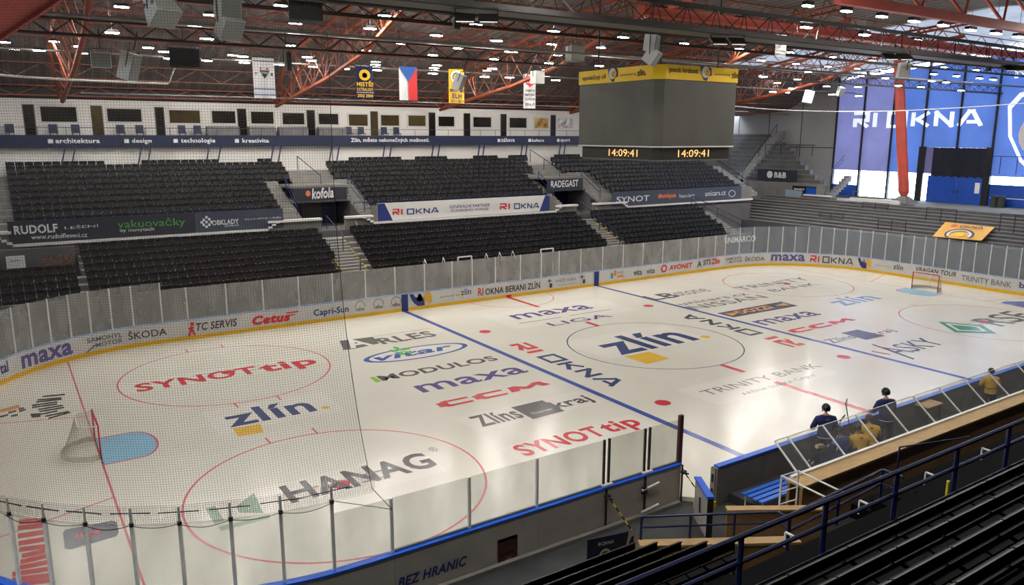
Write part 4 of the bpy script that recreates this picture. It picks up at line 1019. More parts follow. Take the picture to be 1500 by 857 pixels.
# speakers
def speaker(u, v, y, lab, w_, h_, rz, tilt, m=M_spk, grille=M_spkgrille, ax='y'):
    p = at(u, v, ax, y); t = thing('loudspeaker', lab, 'loudspeaker', tuple(p), rz, group='hung loudspeakers'); t.rotation_euler = (tilt, 0, rz)
    mk('cabinet', MB().prism([(-w_/2, 0), (w_/2, 0), (w_*.32, w_*.85), (-w_*.32, w_*.85)], 'z', -h_/2, h_/2), m, t)
    mk('grille', MB().bb(-w_/2+.03, w_/2-.03, -.03, 0, -h_/2+.03, h_/2-.03), grille, t)
    mk('bracket', MB().path([(-w_/2-.03, .2, 0), (-w_/2-.03, .2, h_/2+.15), (w_/2+.03, .2, h_/2+.15), (w_/2+.03, .2, 0)], .02, 4).bar((0, .2, h_/2+.15), (0, .2, h_/2+.9), .03, 4), M_darkmetal, t)
def twin(u, v, y, lab, w_, h_, rz, tilt):
    p = at(u, v, 'y', y); t = thing('loudspeaker', lab, 'loudspeaker', tuple(p), rz, group='hung loudspeakers')
    for e, tl in ((1, tilt*.2), (-1, tilt)):
        c = mk('cabinet', MB().prism([(-w_/2, 0), (w_/2, 0), (w_*.32, w_*.8), (-w_*.32, w_*.8)], 'z', -h_/2, h_/2), M_spk, t)
        c.location = (0, 0, e*h_*.52 if e > 0 else -h_*.48); c.rotation_euler = (tl, 0, 0)
        mk('grille', MB().bb(-w_/2+.03, w_/2-.03, -.03, 0, -h_/2+.03, h_/2-.03), M_spkgrille, c)
    mk('bracket', MB().path([(-w_/2-.03, .2, -.1), (-w_/2-.03, .2, h_+.25), (w_/2+.03, .2, h_+.25), (w_/2+.03, .2, -.1)], .02, 4).bar((0, .2, h_+.25), (0, .2, h_+1.2), .03, 4), M_darkmetal, t)
twin(340, 29, 0, 'large white twin loudspeaker at the top, right of its neighbour', .8, .75, .35, .55)
twin(241, 10, 0, 'large white loudspeaker at the top left, edge of the frame', .9, .8, .35, .9)
twin(962, 76, -4.5, 'white twin loudspeaker hanging in front of the scoreboard corner', .62, .62, .55, .6)
speaker(198, 100, 8, 'white loudspeaker facing down, left of the black box', .7, 1.1, .9, .3)
speaker(148, 88, 8, 'small grey loudspeaker at the left, boxy', .75, .6, -.1, .1)
speaker(678, 122, 8, 'white loudspeaker hanging in front of the yellow banner', .55, .8, .7, .4)
speaker(791, 113, 12, 'white square panel beside the league banner', .75, .75, .1, 0, M_spk, M_spk)
speaker(270, 84, 8, 'black box hanging right of the white loudspeakers', 1.2, .75, -.05, 0, M_black, M_black)
speaker(448, 10, 0, 'large black box hanging from the top edge', 1.2, .9, -.1, 0, M_black, M_black)
speaker(424, 90, 8, 'slim black box hanging right of the triangle banner', .28, .8, .4, 0, M_black, M_black)
speaker(670, 35, -6.0, 'small black projector under the left floodlight', .22, .3, 0, 0, M_black, M_black)
speaker(1330, 104, -4, 'large grey loudspeaker in front of the red column', .6, .75, .9, .1, M_spk, M_spkgrille)
speaker(1190, 143, 18, 'white loudspeaker hanging before the grey end wall', .9, 1.1, .8, .2)
speaker(1233, 135, 18, 'small white loudspeaker left of the blue blinds', .6, .8, -.3, .4)
speaker(1451, 98, -3, 'black spotlight hanging before the blue blinds', .28, .5, 0, 0, M_black, M_black)
speaker(847, 78, 6, 'grey cabinet hung above the scoreboard left edge', .9, .8, 0, 0, M_spkgrille, M_spkgrille)
# camera surveillance sign hanging at the upper right
p = at(1144, 67, 'y', -5.5); t = thing('camera_sign', 'white hanging sign with a black camera pictogram', 'sign', tuple(p))
mk('panel', MB().bb(-.36, .36, 0, .02, -.45, .45), M_white, t)
mk('pictogram', MB().bb(-.22, .14, -.012, -.004, .18, .36).bb(.14, .22, -.012, -.004, .22, .32).bb(-.08, .0, -.012, -.004, 0, .18), M_pblack, t)
flat('lettering', glyphs('OBJEKT JE'), (-.26, -.012, -.12), (.52,0,0), (0,0,.09), M_pgrey, t); flat('lettering', glyphs('MONITOROVÁN'), (-.3, -.012, -.26), (.6,0,0), (0,0,.09), M_pgrey, t); flat('lettering', glyphs('KAMEROVÝM SYSTÉMEM'), (-.32, -.012, -.38), (.64,0,0), (0,0,.08), M_pgrey, t)
mk('wire', MB().bar((-.3, 0, .45), (-.3, 0, 1.0), .01, 4).bar((.3, 0, .45), (.3, 0, 1.0), .01, 4), M_darkmetal, t)

# banners hanging from the roof at the far side
def hang(u0, u1, v0, v1, m, lab, cat='banner', name='hanging_banner'):
    yy = 19.6; a, b = at(u0, v0, 'y', yy), at(u1, v0, 'y', yy); c = at((u0+u1)/2, v1, 'y', yy)
    z1 = (a[2]+b[2])/2; z0 = c[2]; t = thing(name, lab, cat, (a[0], yy, z0)); W_, H_ = b[0]-a[0], z1-z0
    mb = MB(); n = 8
    vs = []
    for k in range(n+1): vs += [(W_*k/n, .04*math.sin(k*1.7), 0), (W_*k/n, .02*math.sin(k*1.7), H_)]
    mb.add(vs, [(2*k, 2*k+2, 2*k+3, 2*k+1) for k in range(n)])
    mk('cloth', mb, m, t); mk('top_bar', MB().bar((0, 0, H_), (W_, 0, H_), .03, 6), M_darkmetal, t)
    for e in (.1, .9): mk('cord', MB().bar((W_*e, 0, H_), (W_*e, 0, zc(yy)-.3-z0), .01, 3), M_darkmetal, t)
    def pr(vf, x0, x1, y0, y1, mm, dz=-.06): return flat('print', vf, (W_*x0, dz, H_*y0), (W_*(x1-x0), 0, 0), (0, 0, H_*(y1-y0)), mm, t)
    return t, pr
T3 = (np.array([(0,1),(.5,0),(1,1)], float), [(0,1,2)])
t, pr = hang(369, 401, 84, 144, M_offwhite, 'white hanging banner with a black triangle emblem')
pr(T3, .28, .75, .48, .68, M_pblack); pr(glyphs('YOUNG', .03), .36, .66, .6, .65, M_offwhite, -.07); pr(CIRC, .3, .4, .7, .75, M_pred); pr(CIRC, .6, .7, .7, .75, M_pred); pr(SQ, .8, .9, .56, .62, M_pdark); pr(SQ, .1, .16, .58, .63, M_pdark)
pr(SQ, 0, 1, .22, .245, M_pblue); pr(SQ, 0, 1, .08, .1, M_pblue); pr(SQ, 0, 1, .9, .92, M_pdark)
t, pr = hang(520, 546, 97, 145, mat('cloth_navy', (28, 36, 84), .8, var=.05), 'navy hanging banner with yellow lettering and a yellow disc')
pr(CIRC, .18, .82, .56, .9, M_pyellow); pr(CIRC, .36, .64, .64, .8, M_pred); pr(glyphs('MISTŘI', .035), .04, .96, .38, .56, M_pyellow); pr(glyphs('EXTRALIGY', .025), .05, .95, .24, .34, M_pyellow); pr(SQ, 0, 1, .19, .205, M_offwhite); pr(glyphs('2003 2004', .025), .06, .94, .05, .15, M_pyellow)
t, pr = hang(584, 610, 98, 147, M_offwhite, 'czech flag hanging vertically, white and red with blue wedge', 'flag', 'hanging_flag')
pr(SQ, .5, 1, 0, 1, M_pred, -.055); pr((np.array([(0,1),(1,1),(.5,0)], float), [(0,2,1)]), 0, 1, .55, 1, M_pblue, -.065)
t, pr = hang(657, 680, 101, 151, M_pyellow, 'yellow hanging banner with navy lettering and a ram horn')
pr(ringvf(.15), .1, .9, .58, .95, M_offwhite); pr(ringvf(.12, -.5, 3.6), .2, .8, .6, .9, M_pnavy, -.065); pr(glyphs('MISTŘI', .03), .06, .94, .32, .46, M_pnavy); pr(glyphs('ELH', .03), .2, .8, .14, .28, M_pnavy); pr(glyphs('2013 2014', .02), .08, .92, .02, .09, M_pnavy)
t, pr = hang(767, 785, 108, 159, M_offwhite, 'narrow white hanging banner with a red shield, left of the scoreboard')
pr((np.array([(.5,0),(1,.3),(.85,1),(.15,1),(0,.3)]), [tuple(range(5))]), .15, .85, .62, .92, M_pred); pr(glyphs('CHL', .03), .22, .78, .72, .82, M_offwhite, -.07)
for k, tx in enumerate(('CHAMPIONS', 'HOCKEY', 'LEAGUE')): pr(glyphs(tx, .02), .1, .9, .48-.12*k, .55-.12*k, M_pdark)
pr(glyphs('2014-15', .02), .12, .88, .08, .16, M_pdark)
# curved rails of the safety nets
def curve_rail(pts, lab, r=.05):
    P = []
    for i in range(len(pts)-1): P.append(pts[i])
    P.append(pts[-1]); tag(mk('net_rail', MB().path(P, r, 6), M_white), lab, 'rail')
def rrp(s, off=0): p, n = rp(s); return p
sa = s_at(-120, 1.5)
curve_rail([(*rrp(s), 13.0-.0*s) for s in np.linspace(sa, s_at(248, 12), 24)], 'white curved net rail over the far left corner')
curve_rail([(*rrp(s), 12.9-.45*math.sin(PI*min(1, (s-s_at(1050, 1.5))/26))) for s in np.linspace(s_at(1050, 1.5), s_at(1500, 1.5)+8, 24)], 'white curved net rail over the far right corner', .03)
a_ = rrp(s_at(250, 12)); tag(mk('net_rail_hanger', MB().bar((a_[0], a_[1], 13.0), tuple(at(258, 95, 'y', 13.5)), .03, 6), M_white), 'short white hanger at the end of the left net rail', 'hanger')

# ============================================================ SCOREBOARD
sb = thing('scoreboard', 'grey video cube with yellow band and amber clocks over centre ice', 'scoreboard', (0, 0, 9.4))
def SBm(name, mb, m, par=sb): o = mk(name, mb, m, par); o.matrix_parent_inverse = Matrix.Translation((0, 0, -9.4)) if par is sb else Matrix.Identity(4); return o
x0, x1, y0_, y1_ = -3.15, 2.15, -2.9, 3.0; ch = .35
def octo(g): return [(x0-g, y0_+ch), (x0+ch, y0_-g), (x1-ch, y0_-g), (x1+g, y0_+ch), (x1+g, y1_-ch), (x1-ch, y1_+g), (x0+ch, y1_+g), (x0-g, y1_-ch)]
SBm('cube_body', MB().prism(octo(-.02), 'z', 10.1, 13.0), M_scrgrey)
SBm('yellow_band', MB().prism(octo(.05), 'z', 13.0, 13.62), M_yellowpanel)
SBm('bottom_trim', MB().prism(octo(.03), 'z', 10.06, 10.12), M_white)
SBm('lower_display', MB().prism([(x0+.55, y0_+.3), (x0+.3, y0_+.55), (x0+.3, y1_-.3), (x1-.3, y1_-.3), (x1-.3, y0_+.3)], 'z', 9.5, 10.06), mat('led_strip_dark', (52, 50, 42), .4, var=.05))
SBm('lower_trim', MB().prism([(x0+.53, y0_+.28), (x0+.28, y0_+.53), (x0+.28, y1_-.28), (x1-.28, y1_-.28), (x1-.28, y0_+.28)], 'z', 9.45, 9.5), M_greypipe)
for xx, yy in ((x0+.8, y0_+.8), (x1-.8, y0_+.8), (x0+.8, y1_-.8), (x1-.8, y1_-.8)): SBm('hanger', MB().bar((xx, yy, 13.6), (xx, yy, 17.5), .04, 6), M_blacksteel)
def sbt(face, a, b, z0, z1, vf, m):
    g = .06 if z0 > 12.9 else -.28
    if face == 'R': o = flat('lettering', vf, (a, y0_-g-.01 if z0 > 12.9 else y0_+.3-.012, z0), (b-a, 0, 0), (0, 0, z1-z0), m, sb)
    else: o = flat('lettering', vf, (x0-g-.01 if z0 > 12.9 else x0+.3-.012, a, z0), (0, b-a, 0), (0, 0, z1-z0), m, sb)
    o.matrix_parent_inverse = Matrix.Translation((0, 0, -9.4)); return o
def xr(u): return at(u, 110, 'y', y0_)[0]
def yl(u): return at(u, 110, 'x', x0)[1]
sbt('R', xr(979), xr(1021), 13.24, 13.52, glyphs('pocit hrdosti', .015), M_pblack); sbt('R', xr(1046), xr(1068), 13.26, 13.38, glyphs('powered by', .01), M_pblack); sbt('R', xr(1070), xr(1081), 13.2, 13.48, glyphs('zlín.', .02), M_pblack)
sbt('L', yl(855), yl(889), 13.14, 13.42, glyphs('společný cíl', .015), M_pblack); sbt('L', yl(911), yl(934), 13.22, 13.34, glyphs('powered by', .01), M_pblack); sbt('L', yl(935), yl(948), 13.18, 13.46, glyphs('zlín.', .02), M_pblack)
for f, a, b in (('R', xr(1024), xr(1041)), ('L', yl(892), yl(907))):
    sbt(f, a, b, 13.0, 13.64, (np.array([(0,1),(.1,.45),(.35,.1),(.6,0),(.7,.3),(1,.4),(.95,.9),(.7,1)]), [tuple(range(8))]), M_pnavy)
    o = sbt(f, a+(b-a)*.12, a+(b-a)*.8, 13.14, 13.64, CIRC, M_offwhite); o.location += Vector((0, -.004, 0)) if f == 'R' else Vector((-.004, 0, 0))
    o = sbt(f, a+(b-a)*.35, a+(b-a)*.85, 13.2, 13.54, CIRC, M_pyellow); o.location += Vector((0, -.008, 0)) if f == 'R' else Vector((-.008, 0, 0))
    o = sbt(f, a+(b-a)*.45, a+(b-a)*.7, 13.26, 13.46, ringvf(.15), M_pnavy); o.location += Vector((0, -.012, 0)) if f == 'R' else Vector((-.012, 0, 0))
sbt('R', at(993, 225, 'y', y0_+.3)[0], at(1038, 225, 'y', y0_+.3)[0], 9.62, 9.95, glyphs('14:09:41', .0), M_led)
sbt('L', at(892, 225, 'x', x0+.3)[1], at(934, 225, 'x', x0+.3)[1], 9.62, 9.95, glyphs('14:09:41', .0), M_led)

# ============================================================ END STAND AND GLAZED WALL (right)
XW = 50.0
te = mk_struct_root('terrace', 'grey stepped standing terrace behind the right goal')
ntr = 11
for k in range(ntr):
    x = 32.6+.95*k; z = 2.35+.19*k
    mk('step', MB().bb(x, x+1.0, -30, 30 if k < 9 else 27, z-.4, z), M_concdark, te)
    mk('step_nosing', MB().bb(x-.02, x+.1, -30, 30 if k < 9 else 27, z-.03, z+.005), M_conc, te)
mk('front_wall', MB().bb(32.3, 32.6, -30, 30, -.15, 2.7), M_concdark, te)
mk('core', MB().bb(32.7, 43, -30, 27, -.15, 2.0), M_concdark, te)
plat = struct('floor_platform', MB().bb(43.0, XW, -30, 17.5, 3.6, 4.18), M_conc)
struct('floor_platform_left', MB().bb(41.0, XW, 17.5, 27, 3.4, 3.95), M_conc)
mk('kerb', MB().bb(43.0, 43.3, 12.5, 17.6, 4.18, 4.6), M_white, plat)
# crush barriers
def crush(lab, u0, u1, x, vtop):
    a, b = at(u0, vtop, 'x', x), at(u1, vtop, 'x', x); z = a[2]; P = [(x, a[1], z), (x, b[1], z)]; zb_ = 2.35+.19*int((x-32.6)/.95)
    rail(lab, P, [((x, a[1]+(b[1]-a[1])*k/2, zb_), (x, a[1]+(b[1]-a[1])*k/2, z)) for k in range(3)], m=M_darkmetal, r=.03, mid=.35, group='crush barriers on the terrace', name='crush_barrier', cat='barrier')
crush('dark crush barrier on the terrace at the left', 1201, 1236, 36.5, 312); crush('dark crush barrier high on the terrace under the lilac blinds', 1264, 1302, 40.5, 296)
crush('dark crush barrier low on the terrace left of the yellow mat', 1287, 1328, 35, 320); crush('dark crush barrier above the yellow mat', 1358, 1402, 38.5, 304)
crush('dark crush barrier at the right edge of the terrace', 1467, 1510, 37.5, 313); crush('dark crush barrier low at the left end of the terrace', 1131, 1172, 34, 328)
# yellow ram mat lying on the terrace
c1, c2, c3, c4 = at(1385,325,'x',38.6), at(1457,333,'x',38.2), at(1438,352,'x',33.4), at(1366,346,'x',33.4)
t = thing('terrace_mat', 'yellow sheet with a ram emblem spread over the terrace steps', 'banner', tuple(c4))
o_ = Vector(c4)
def LV(p, dz=0): v = Vector(p)-o_; return (v.x, v.y, v.z+dz)
mk('sheet', MB().add([LV(c4), LV(c3), LV(c2), LV(c1), LV(c4, -.05), LV(c3, -.05), LV(c2, -.05), LV(c1, -.05)], [(0,1,2,3),(7,6,5,4),(0,4,5,1),(1,5,6,2),(2,6,7,3),(3,7,4,0)]), M_pskin, t)
Xv = Vector(c3)-Vector(c4); Yv = Vector(c1)-Vector(c4); N_ = Vector((-.02, 0, .03))
def matp(vf, a, b, c, d, m, k=1):
    O = Xv*a+Yv*c+N_*k; flat('print', vf, O, Xv*(b-a), Yv*(d-c), m, t)
matp(strokes('RI', .22), .2, .32, .66, .84, M_pred); matp(strokes('OKNA', .22), .4, .88, .66, .84, M_pdark)
matp(ringvf(.13, -.6, 3.9), .2, .8, -.12, .58, M_pdark); matp(ringvf(.09, -.5, 3.7), .25, .75, -.08, .5, M_offwhite, 1.3); matp(CIRC, .42, .62, .08, .3, M_pyellow, 1.6)
# upper corner block of seating steps
ub = mk_struct_root('terrace_upper', 'grey stepped block in the far right corner')
for k in range(12):
    x = 43.2+.56*k; z = 5.6+.47*k; yend = 20.6+1.05*k
    mk('step', MB().bb(x, x+.62, yend, 40, z-.6, z), M_concdark, ub); mk('step_nosing', MB().bb(x-.03, x+.06, yend, 40, z-.05, z+.01), M_conc, ub)
mk('face_wall', MB().bb(43.0, 43.2, 20.6, 40, 3.6, 5.7), M_conc, ub)
for k in range(16):
    mk('stair_step', MB().bb(43.0+.42*k, 43.5+.42*k, 31.0, 32.2, 4.9+.36*k, 5.7+.36*k), M_step, ub)
rail('dark stair rail up the corner block', [(43.2, 31.3, 6.6), (49, 31.6, 11.9)], [((43.2, 31.3, 5.4), (43.2, 31.3, 6.6)), ((46, 31.5, 8.2), (46, 31.5, 9.2)), ((49, 31.6, 11), (49, 31.6, 11.9))], m=M_darkmetal)
rail('dark barrier across the middle of the corner block', [(46.5, 24.5, 9.6), (46.5, 31, 9.6)], [((46.5, y, 8.4), (46.5, y, 9.6)) for y in (24.8, 26.8, 28.9, 31)], m=M_darkmetal, r=.035)
rail('blue stair rail before the white stair in the corner', [(43.3, 20.9, 6.2), (47, 21.2, 8.6)], [((43.3, 20.9, 4.9), (43.3, 20.9, 6.2)), ((45, 21, 6.4), (45, 21, 7.3))], mid=.4)
for k in range(9): mk('stair_step', MB().bb(43.0+.4*k, 43.5+.4*k, 20.0, 20.6, 3.9+.25*k, 4.3+.28*k), M_step, ub)
def endsign(lab, u0, u1, v0, v1, x, m):
    a, b = at(u0, v1, 'x', x), at(u1, v0, 'x', x); t = thing('wall_sign', lab, 'sign', (x, a[1], a[2])); 
    mk('board', MB().bb(0, .05, b[1]-a[1], 0, 0, b[2]-a[2]), m, t); return t, (b[1]-a[1]), (b[2]-a[2])
t, dy, dz = endsign('dark sign with a white disc and short white lettering on the corner block', 1109, 1168, 250, 262, 42.9, M_banner)
flat('lettering', glyphs('B&B', .03), (-.02, dy*.44, dz*.22), (0, dy*.3, 0), (0, 0, dz*.55), M_offwhite, t); flat('lettering', CIRC, (-.02, dy*.25, dz*.15), (0, dy*.15, 0), (0, 0, dz*.7), M_offwhite, t)
t, dy, dz = endsign('small black and blue lit sign below the corner block', 1160, 1195, 274, 285, 42.8, M_black)
mk('blue_panel', MB().bb(-.02, 0, dy, dy*.6, dz*.1, dz*.9), M_bluewall, t); flat('lettering', glyphs('stavební', .02), (-.03, dy*.08, dz*.55), (0, dy*.45, 0), (0, 0, dz*.25), M_offwhite, t); flat('lettering', glyphs('obchod', .02), (-.03, dy*.08, dz*.15), (0, dy*.4, 0), (0, 0, dz*.28), M_pteal, t)
pb = mk_struct_root('passage_wall')
mk('panel', MB().bb(42.7, 42.9, 23.0, 25.0, 2.6, 4.95), mat('pale_blue_wall', (140, 155, 170), .7, var=.05), pb)
mk('wall', MB().bb(42.6, 42.95, 19.0, 23.0, 2.6, 4.5), M_conc, pb); mk('ledge', MB().bb(42.5, 42.95, 19.5, 22.6, 4.5, 4.62), M_white, pb)
# end wall: grey part, glazed part
we = struct('wall_end', MB().bb(XW, XW+.3, 24.6, 45, 3, 19), mat('end_wall_grey', (150, 146, 142), .8, var=.06, scale=.3))
for y in (29, 33.5, 38): mk('panel_joint', MB().bb(XW-.02, XW, y-.04, y+.04, 8, 19), M_darkmetal, we)
mk('panel_joint', MB().bb(XW-.02, XW, 24.6, 45, 9.25, 9.33), M_darkmetal, we)
struct('wall_far_corner', MB().bb(27, XW, 39.8, 40, 3, 14), mat('pinkish_wall', (168, 156, 156), .8, var=.04))
struct('wall_far_side', MB().bb(26.8, 27, 31, 40, 8, 14), mat('pinkish_wall', (168, 156, 156)))
def ye(u): return at(u, 200, 'x', XW)[1]
cols = [1225, 1264, 1307, 1354, 1405, 1457.5]
ys = [ye(u) for u in cols]; ys += [ys[-1]-(4.1*k) for k in range(1, 8)]
ZS0, ZS1, ZTOP = 4.2, 6.95, 16.6
gw = mk_struct_root('window_end', 'glazed end wall with printed blue blinds behind the right goal')
for k in range(len(ys)-1):
    a, b = ys[k], ys[k+1]
    zt0 = 16.45+(24.6-a)*.085; zt1 = 16.45+(24.6-b)*.085
    mk('mullion', MB().bb(XW-.22, XW+.1, a-.1, a+.1, ZS0, 19), M_pblack, gw)
    m = M_blind1 if k < 2 else M_blind2
    z0 = ZS1 if k not in (3, 4) else 9.5
    if k == 2: pass
    mk('blind_panel', MB().add([(XW-.15, a-.06, z0), (XW-.15, b+.06, z0), (XW-.15, b+.06, zt1), (XW-.15, a-.06, zt0)], [(0,1,2,3)]), m, gw)
    mk('pane', MB().bb(XW, XW+.02, b, a, ZS0, 19), M_clear, gw)
    if k == 0: mk('lower_board', MB().bb(XW-.12, XW-.05, b+.1, a-.1, ZS0, 5.4), M_bluewall, gw)
    if k > 4: mk('lower_board', MB().bb(XW-.12, XW-.05, b, a, ZS0, 6.2), M_bluewall, gw); mk('rail_bar', MB().bb(XW-.2, XW-.14, b+.3, a-.3, 4.95, 5.02), M_offwhite, gw)
mk('sill_beam', MB().bb(XW-.1, XW+.1, ys[-1], ys[0], ZS0-.3, ZS0+.05), M_greypipe, gw)
struct('wall_end_right', MB().bb(XW+.05, XW+.3, -45, ys[-1], 3, 20), M_conc)
# black curtain and blue gate in the middle of the glazed wall
yA, yB2, yC = ye(1353), ye(1372), ye(1452)
mk('pale_blind', MB().bb(XW-.2, XW-.16, yB2, yA-.5, 6.95, 9.5), M_blind1, gw)
t = thing('black_curtain', 'black curtain hanging over the blue gate in the end wall', 'curtain', (XW-.3, (yB2+yC)/2, 6.7))
mb = MB(); n = 40; vs = []
for k in range(n+1):
    y = yB2+(yC-yB2)*k/n-(yB2+yC)/2; vs += [(.05*math.sin(k*1.1), y, 0), (.05*math.sin(k*1.1), y, 2.8)]
mb.add(vs, [(2*k, 2*k+2, 2*k+3, 2*k+1) for k in range(n)]); mk('cloth', mb, mat('black_cloth', (20, 22, 36), .8, var=.2, scale=1), t)
d = thing('blue_gate', 'wide blue double gate in the end wall below the black curtain', 'gate', (XW-.25, (yB2+yC)/2, 4.18))
for s_, (a, b) in ((1, (yB2+.25, (yB2+yC)/2+.01)), (-1, ((yB2+yC)/2-.01, yC))):
    l = mk('gate_leaf', MB().bb(-.05, .05, b-(yB2+yC)/2, a-(yB2+yC)/2, 0, 2.6), M_bluewall, d); mk('handle', MB().bb(-.1, -.05, (b if s_ > 0 else a)-(yB2+yC)/2+.1*s_, (b if s_ > 0 else a)-(yB2+yC)/2+.18*s_, 1.0, 1.3), M_black, l)
mk('notice', MB().bb(-.1, -.06, yC+.3-(yB2+yC)/2, yC+.75-(yB2+yC)/2, 1.1, 2.1), M_offwhite, d)
mk('gate_frame', MB().bb(-.08, .08, yA-.5-(yB2+yC)/2, yA+.15-(yB2+yC)/2, 0, 5.4), M_black, d)
mk('gate_frame', MB().bb(-.08, .08, yC-.45-(yB2+yC)/2, yC+.15-(yB2+yC)/2, 0, 5.4), M_black, d)
# RI OKNA on the blinds
def etext(u0, u1, z0, z1, vf, m, x=XW-.2):
    a, b = at(u0, 175, 'x', x)[1], at(u1, 175, 'x', x)[1]; return flat('lettering', vf, (x, a, z0), (0, b-a, 0), (0, 0, z1-z0), m, gw)
z0_, z1_ = at(1440,187,'x',XW-.2)[2], at(1440,157.5,'x',XW-.2)[2]
z0_ = (z0_+at(1252,188,'x',XW-.2)[2])/2; z1_ = (z1_+at(1252,165,'x',XW-.2)[2])/2
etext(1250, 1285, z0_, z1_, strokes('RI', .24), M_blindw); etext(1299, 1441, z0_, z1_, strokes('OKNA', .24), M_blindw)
def shield(g):
    pts = [(.12, .98), (.5, 1.06), (.88, .98), (1, .84), (.95, .5), (.78, .22), (.5, 0), (.22, .22), (.05, .5), (0, .84)]
    v = []
    for p in pts: v += [p, (.5+(p[0]-.5)*(1-g), .52+(p[1]-.52)*(1-g))]
    n = len(pts); return np.array(v), [(2*k, 2*k+1, (2*k+3) % (2*n), (2*k+2) % (2*n)) for k in range(n)]
ysh = at(1477, 150, 'x', XW-.2)[1]; zb_, zt_ = at(1500,240,'x',XW-.2)[2]-1.6, at(1500,133,'x',XW-.2)[2]
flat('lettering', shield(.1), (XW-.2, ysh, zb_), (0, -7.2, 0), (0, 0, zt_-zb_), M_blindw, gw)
flat('lettering', CIRC, (XW-.21, ysh-1.2, zb_+2.0), (0, -4.6, 0), (0, 0, 4.4), mat('print_pale_pink', (226, 214, 216), .7, var=.05), gw)
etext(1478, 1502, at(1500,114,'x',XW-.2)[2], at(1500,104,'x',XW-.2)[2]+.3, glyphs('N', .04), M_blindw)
rail('thin dark balcony rail on the blue blinds at the right', [(XW-.8, ye(1453), 8.8), (XW-.8, ye(1453)-9, 8.8)], [((XW-.8, ye(1453)-1.4*k, 7.2), (XW-.8, ye(1453)-1.4*k, 8.8)) for k in range(7)], m=M_darkmetal, r=.03)
# red inclined column
cb = at(1324, 288, 'x', 44.5); ct = at(1315, 60, 'x', 44.5)
t = thing('red_column', 'tall red inclined steel column in front of the glazed end wall', 'column', tuple(cb))
dv = Vector(ct)-Vector(cb); dv *= 1.12
mb = MB()
for (a, z_) in ((.36, 0), (.44, .3), (.42, 1)):
    pass
R0 = .5
def colring(z_, s_): return [(dv.x*z_+s_*x, dv.y*z_+s_*y, dv.z*z_) for x, y in ((-R0,.16),(-.16,R0),(.16,R0),(R0,.16),(R0,-.16),(.16,-R0),(-.16,-R0),(-R0,-.16))]
rs = colring(0, .55)+colring(.03, .95)+colring(1, .85); fs = []
for j in range(2):
    for k in range(8): fs.append((8*j+k, 8*j+(k+1) % 8, 8*j+8+(k+1) % 8, 8*j+8+k))
mk('shaft', MB().add(rs, fs), M_redsteel, t)
mk('foot', MB().add([(-1.0,-1.0,-.6),(1.0,-1.0,-.6),(1.0,1.0,-.6),(-1.0,1.0,-.6),(-.3,-.3,.05),(.3,-.3,.05),(.3,.3,.05),(-.3,.3,.05)], [(0,1,5,4),(1,2,6,5),(2,3,7,6),(3,0,4,7),(4,5,6,7)]), M_conc, t)
rail('grey guard rail beside the red column foot', [(43.2, 11.9, 5.2), (43.2, 17.4, 5.2)], [((43.2, y, 4.2), (43.2, y, 5.2)) for y in (11.9, 13.3, 14.7, 16, 17.4)], m=M_greypipe, mid=.5)
for k, (u, lb) in enumerate(((1456, 'left'), (1466, 'right'))):
    p = at(u, 300, 'x', 49.0); t = thing('waste_bin', 'dark waste bin before the blue end wall, the %s of two' % lb, 'bin', (49.0, p[1], 4.18))
    mk('body', MB().cyl((0,0,0), .3, .95, 12, .34), mat('bin_green_grey', (58, 66, 62), .5), t); mk('lid', MB().cyl((0,0,.95), .37, .1, 12, .3), M_black, t)

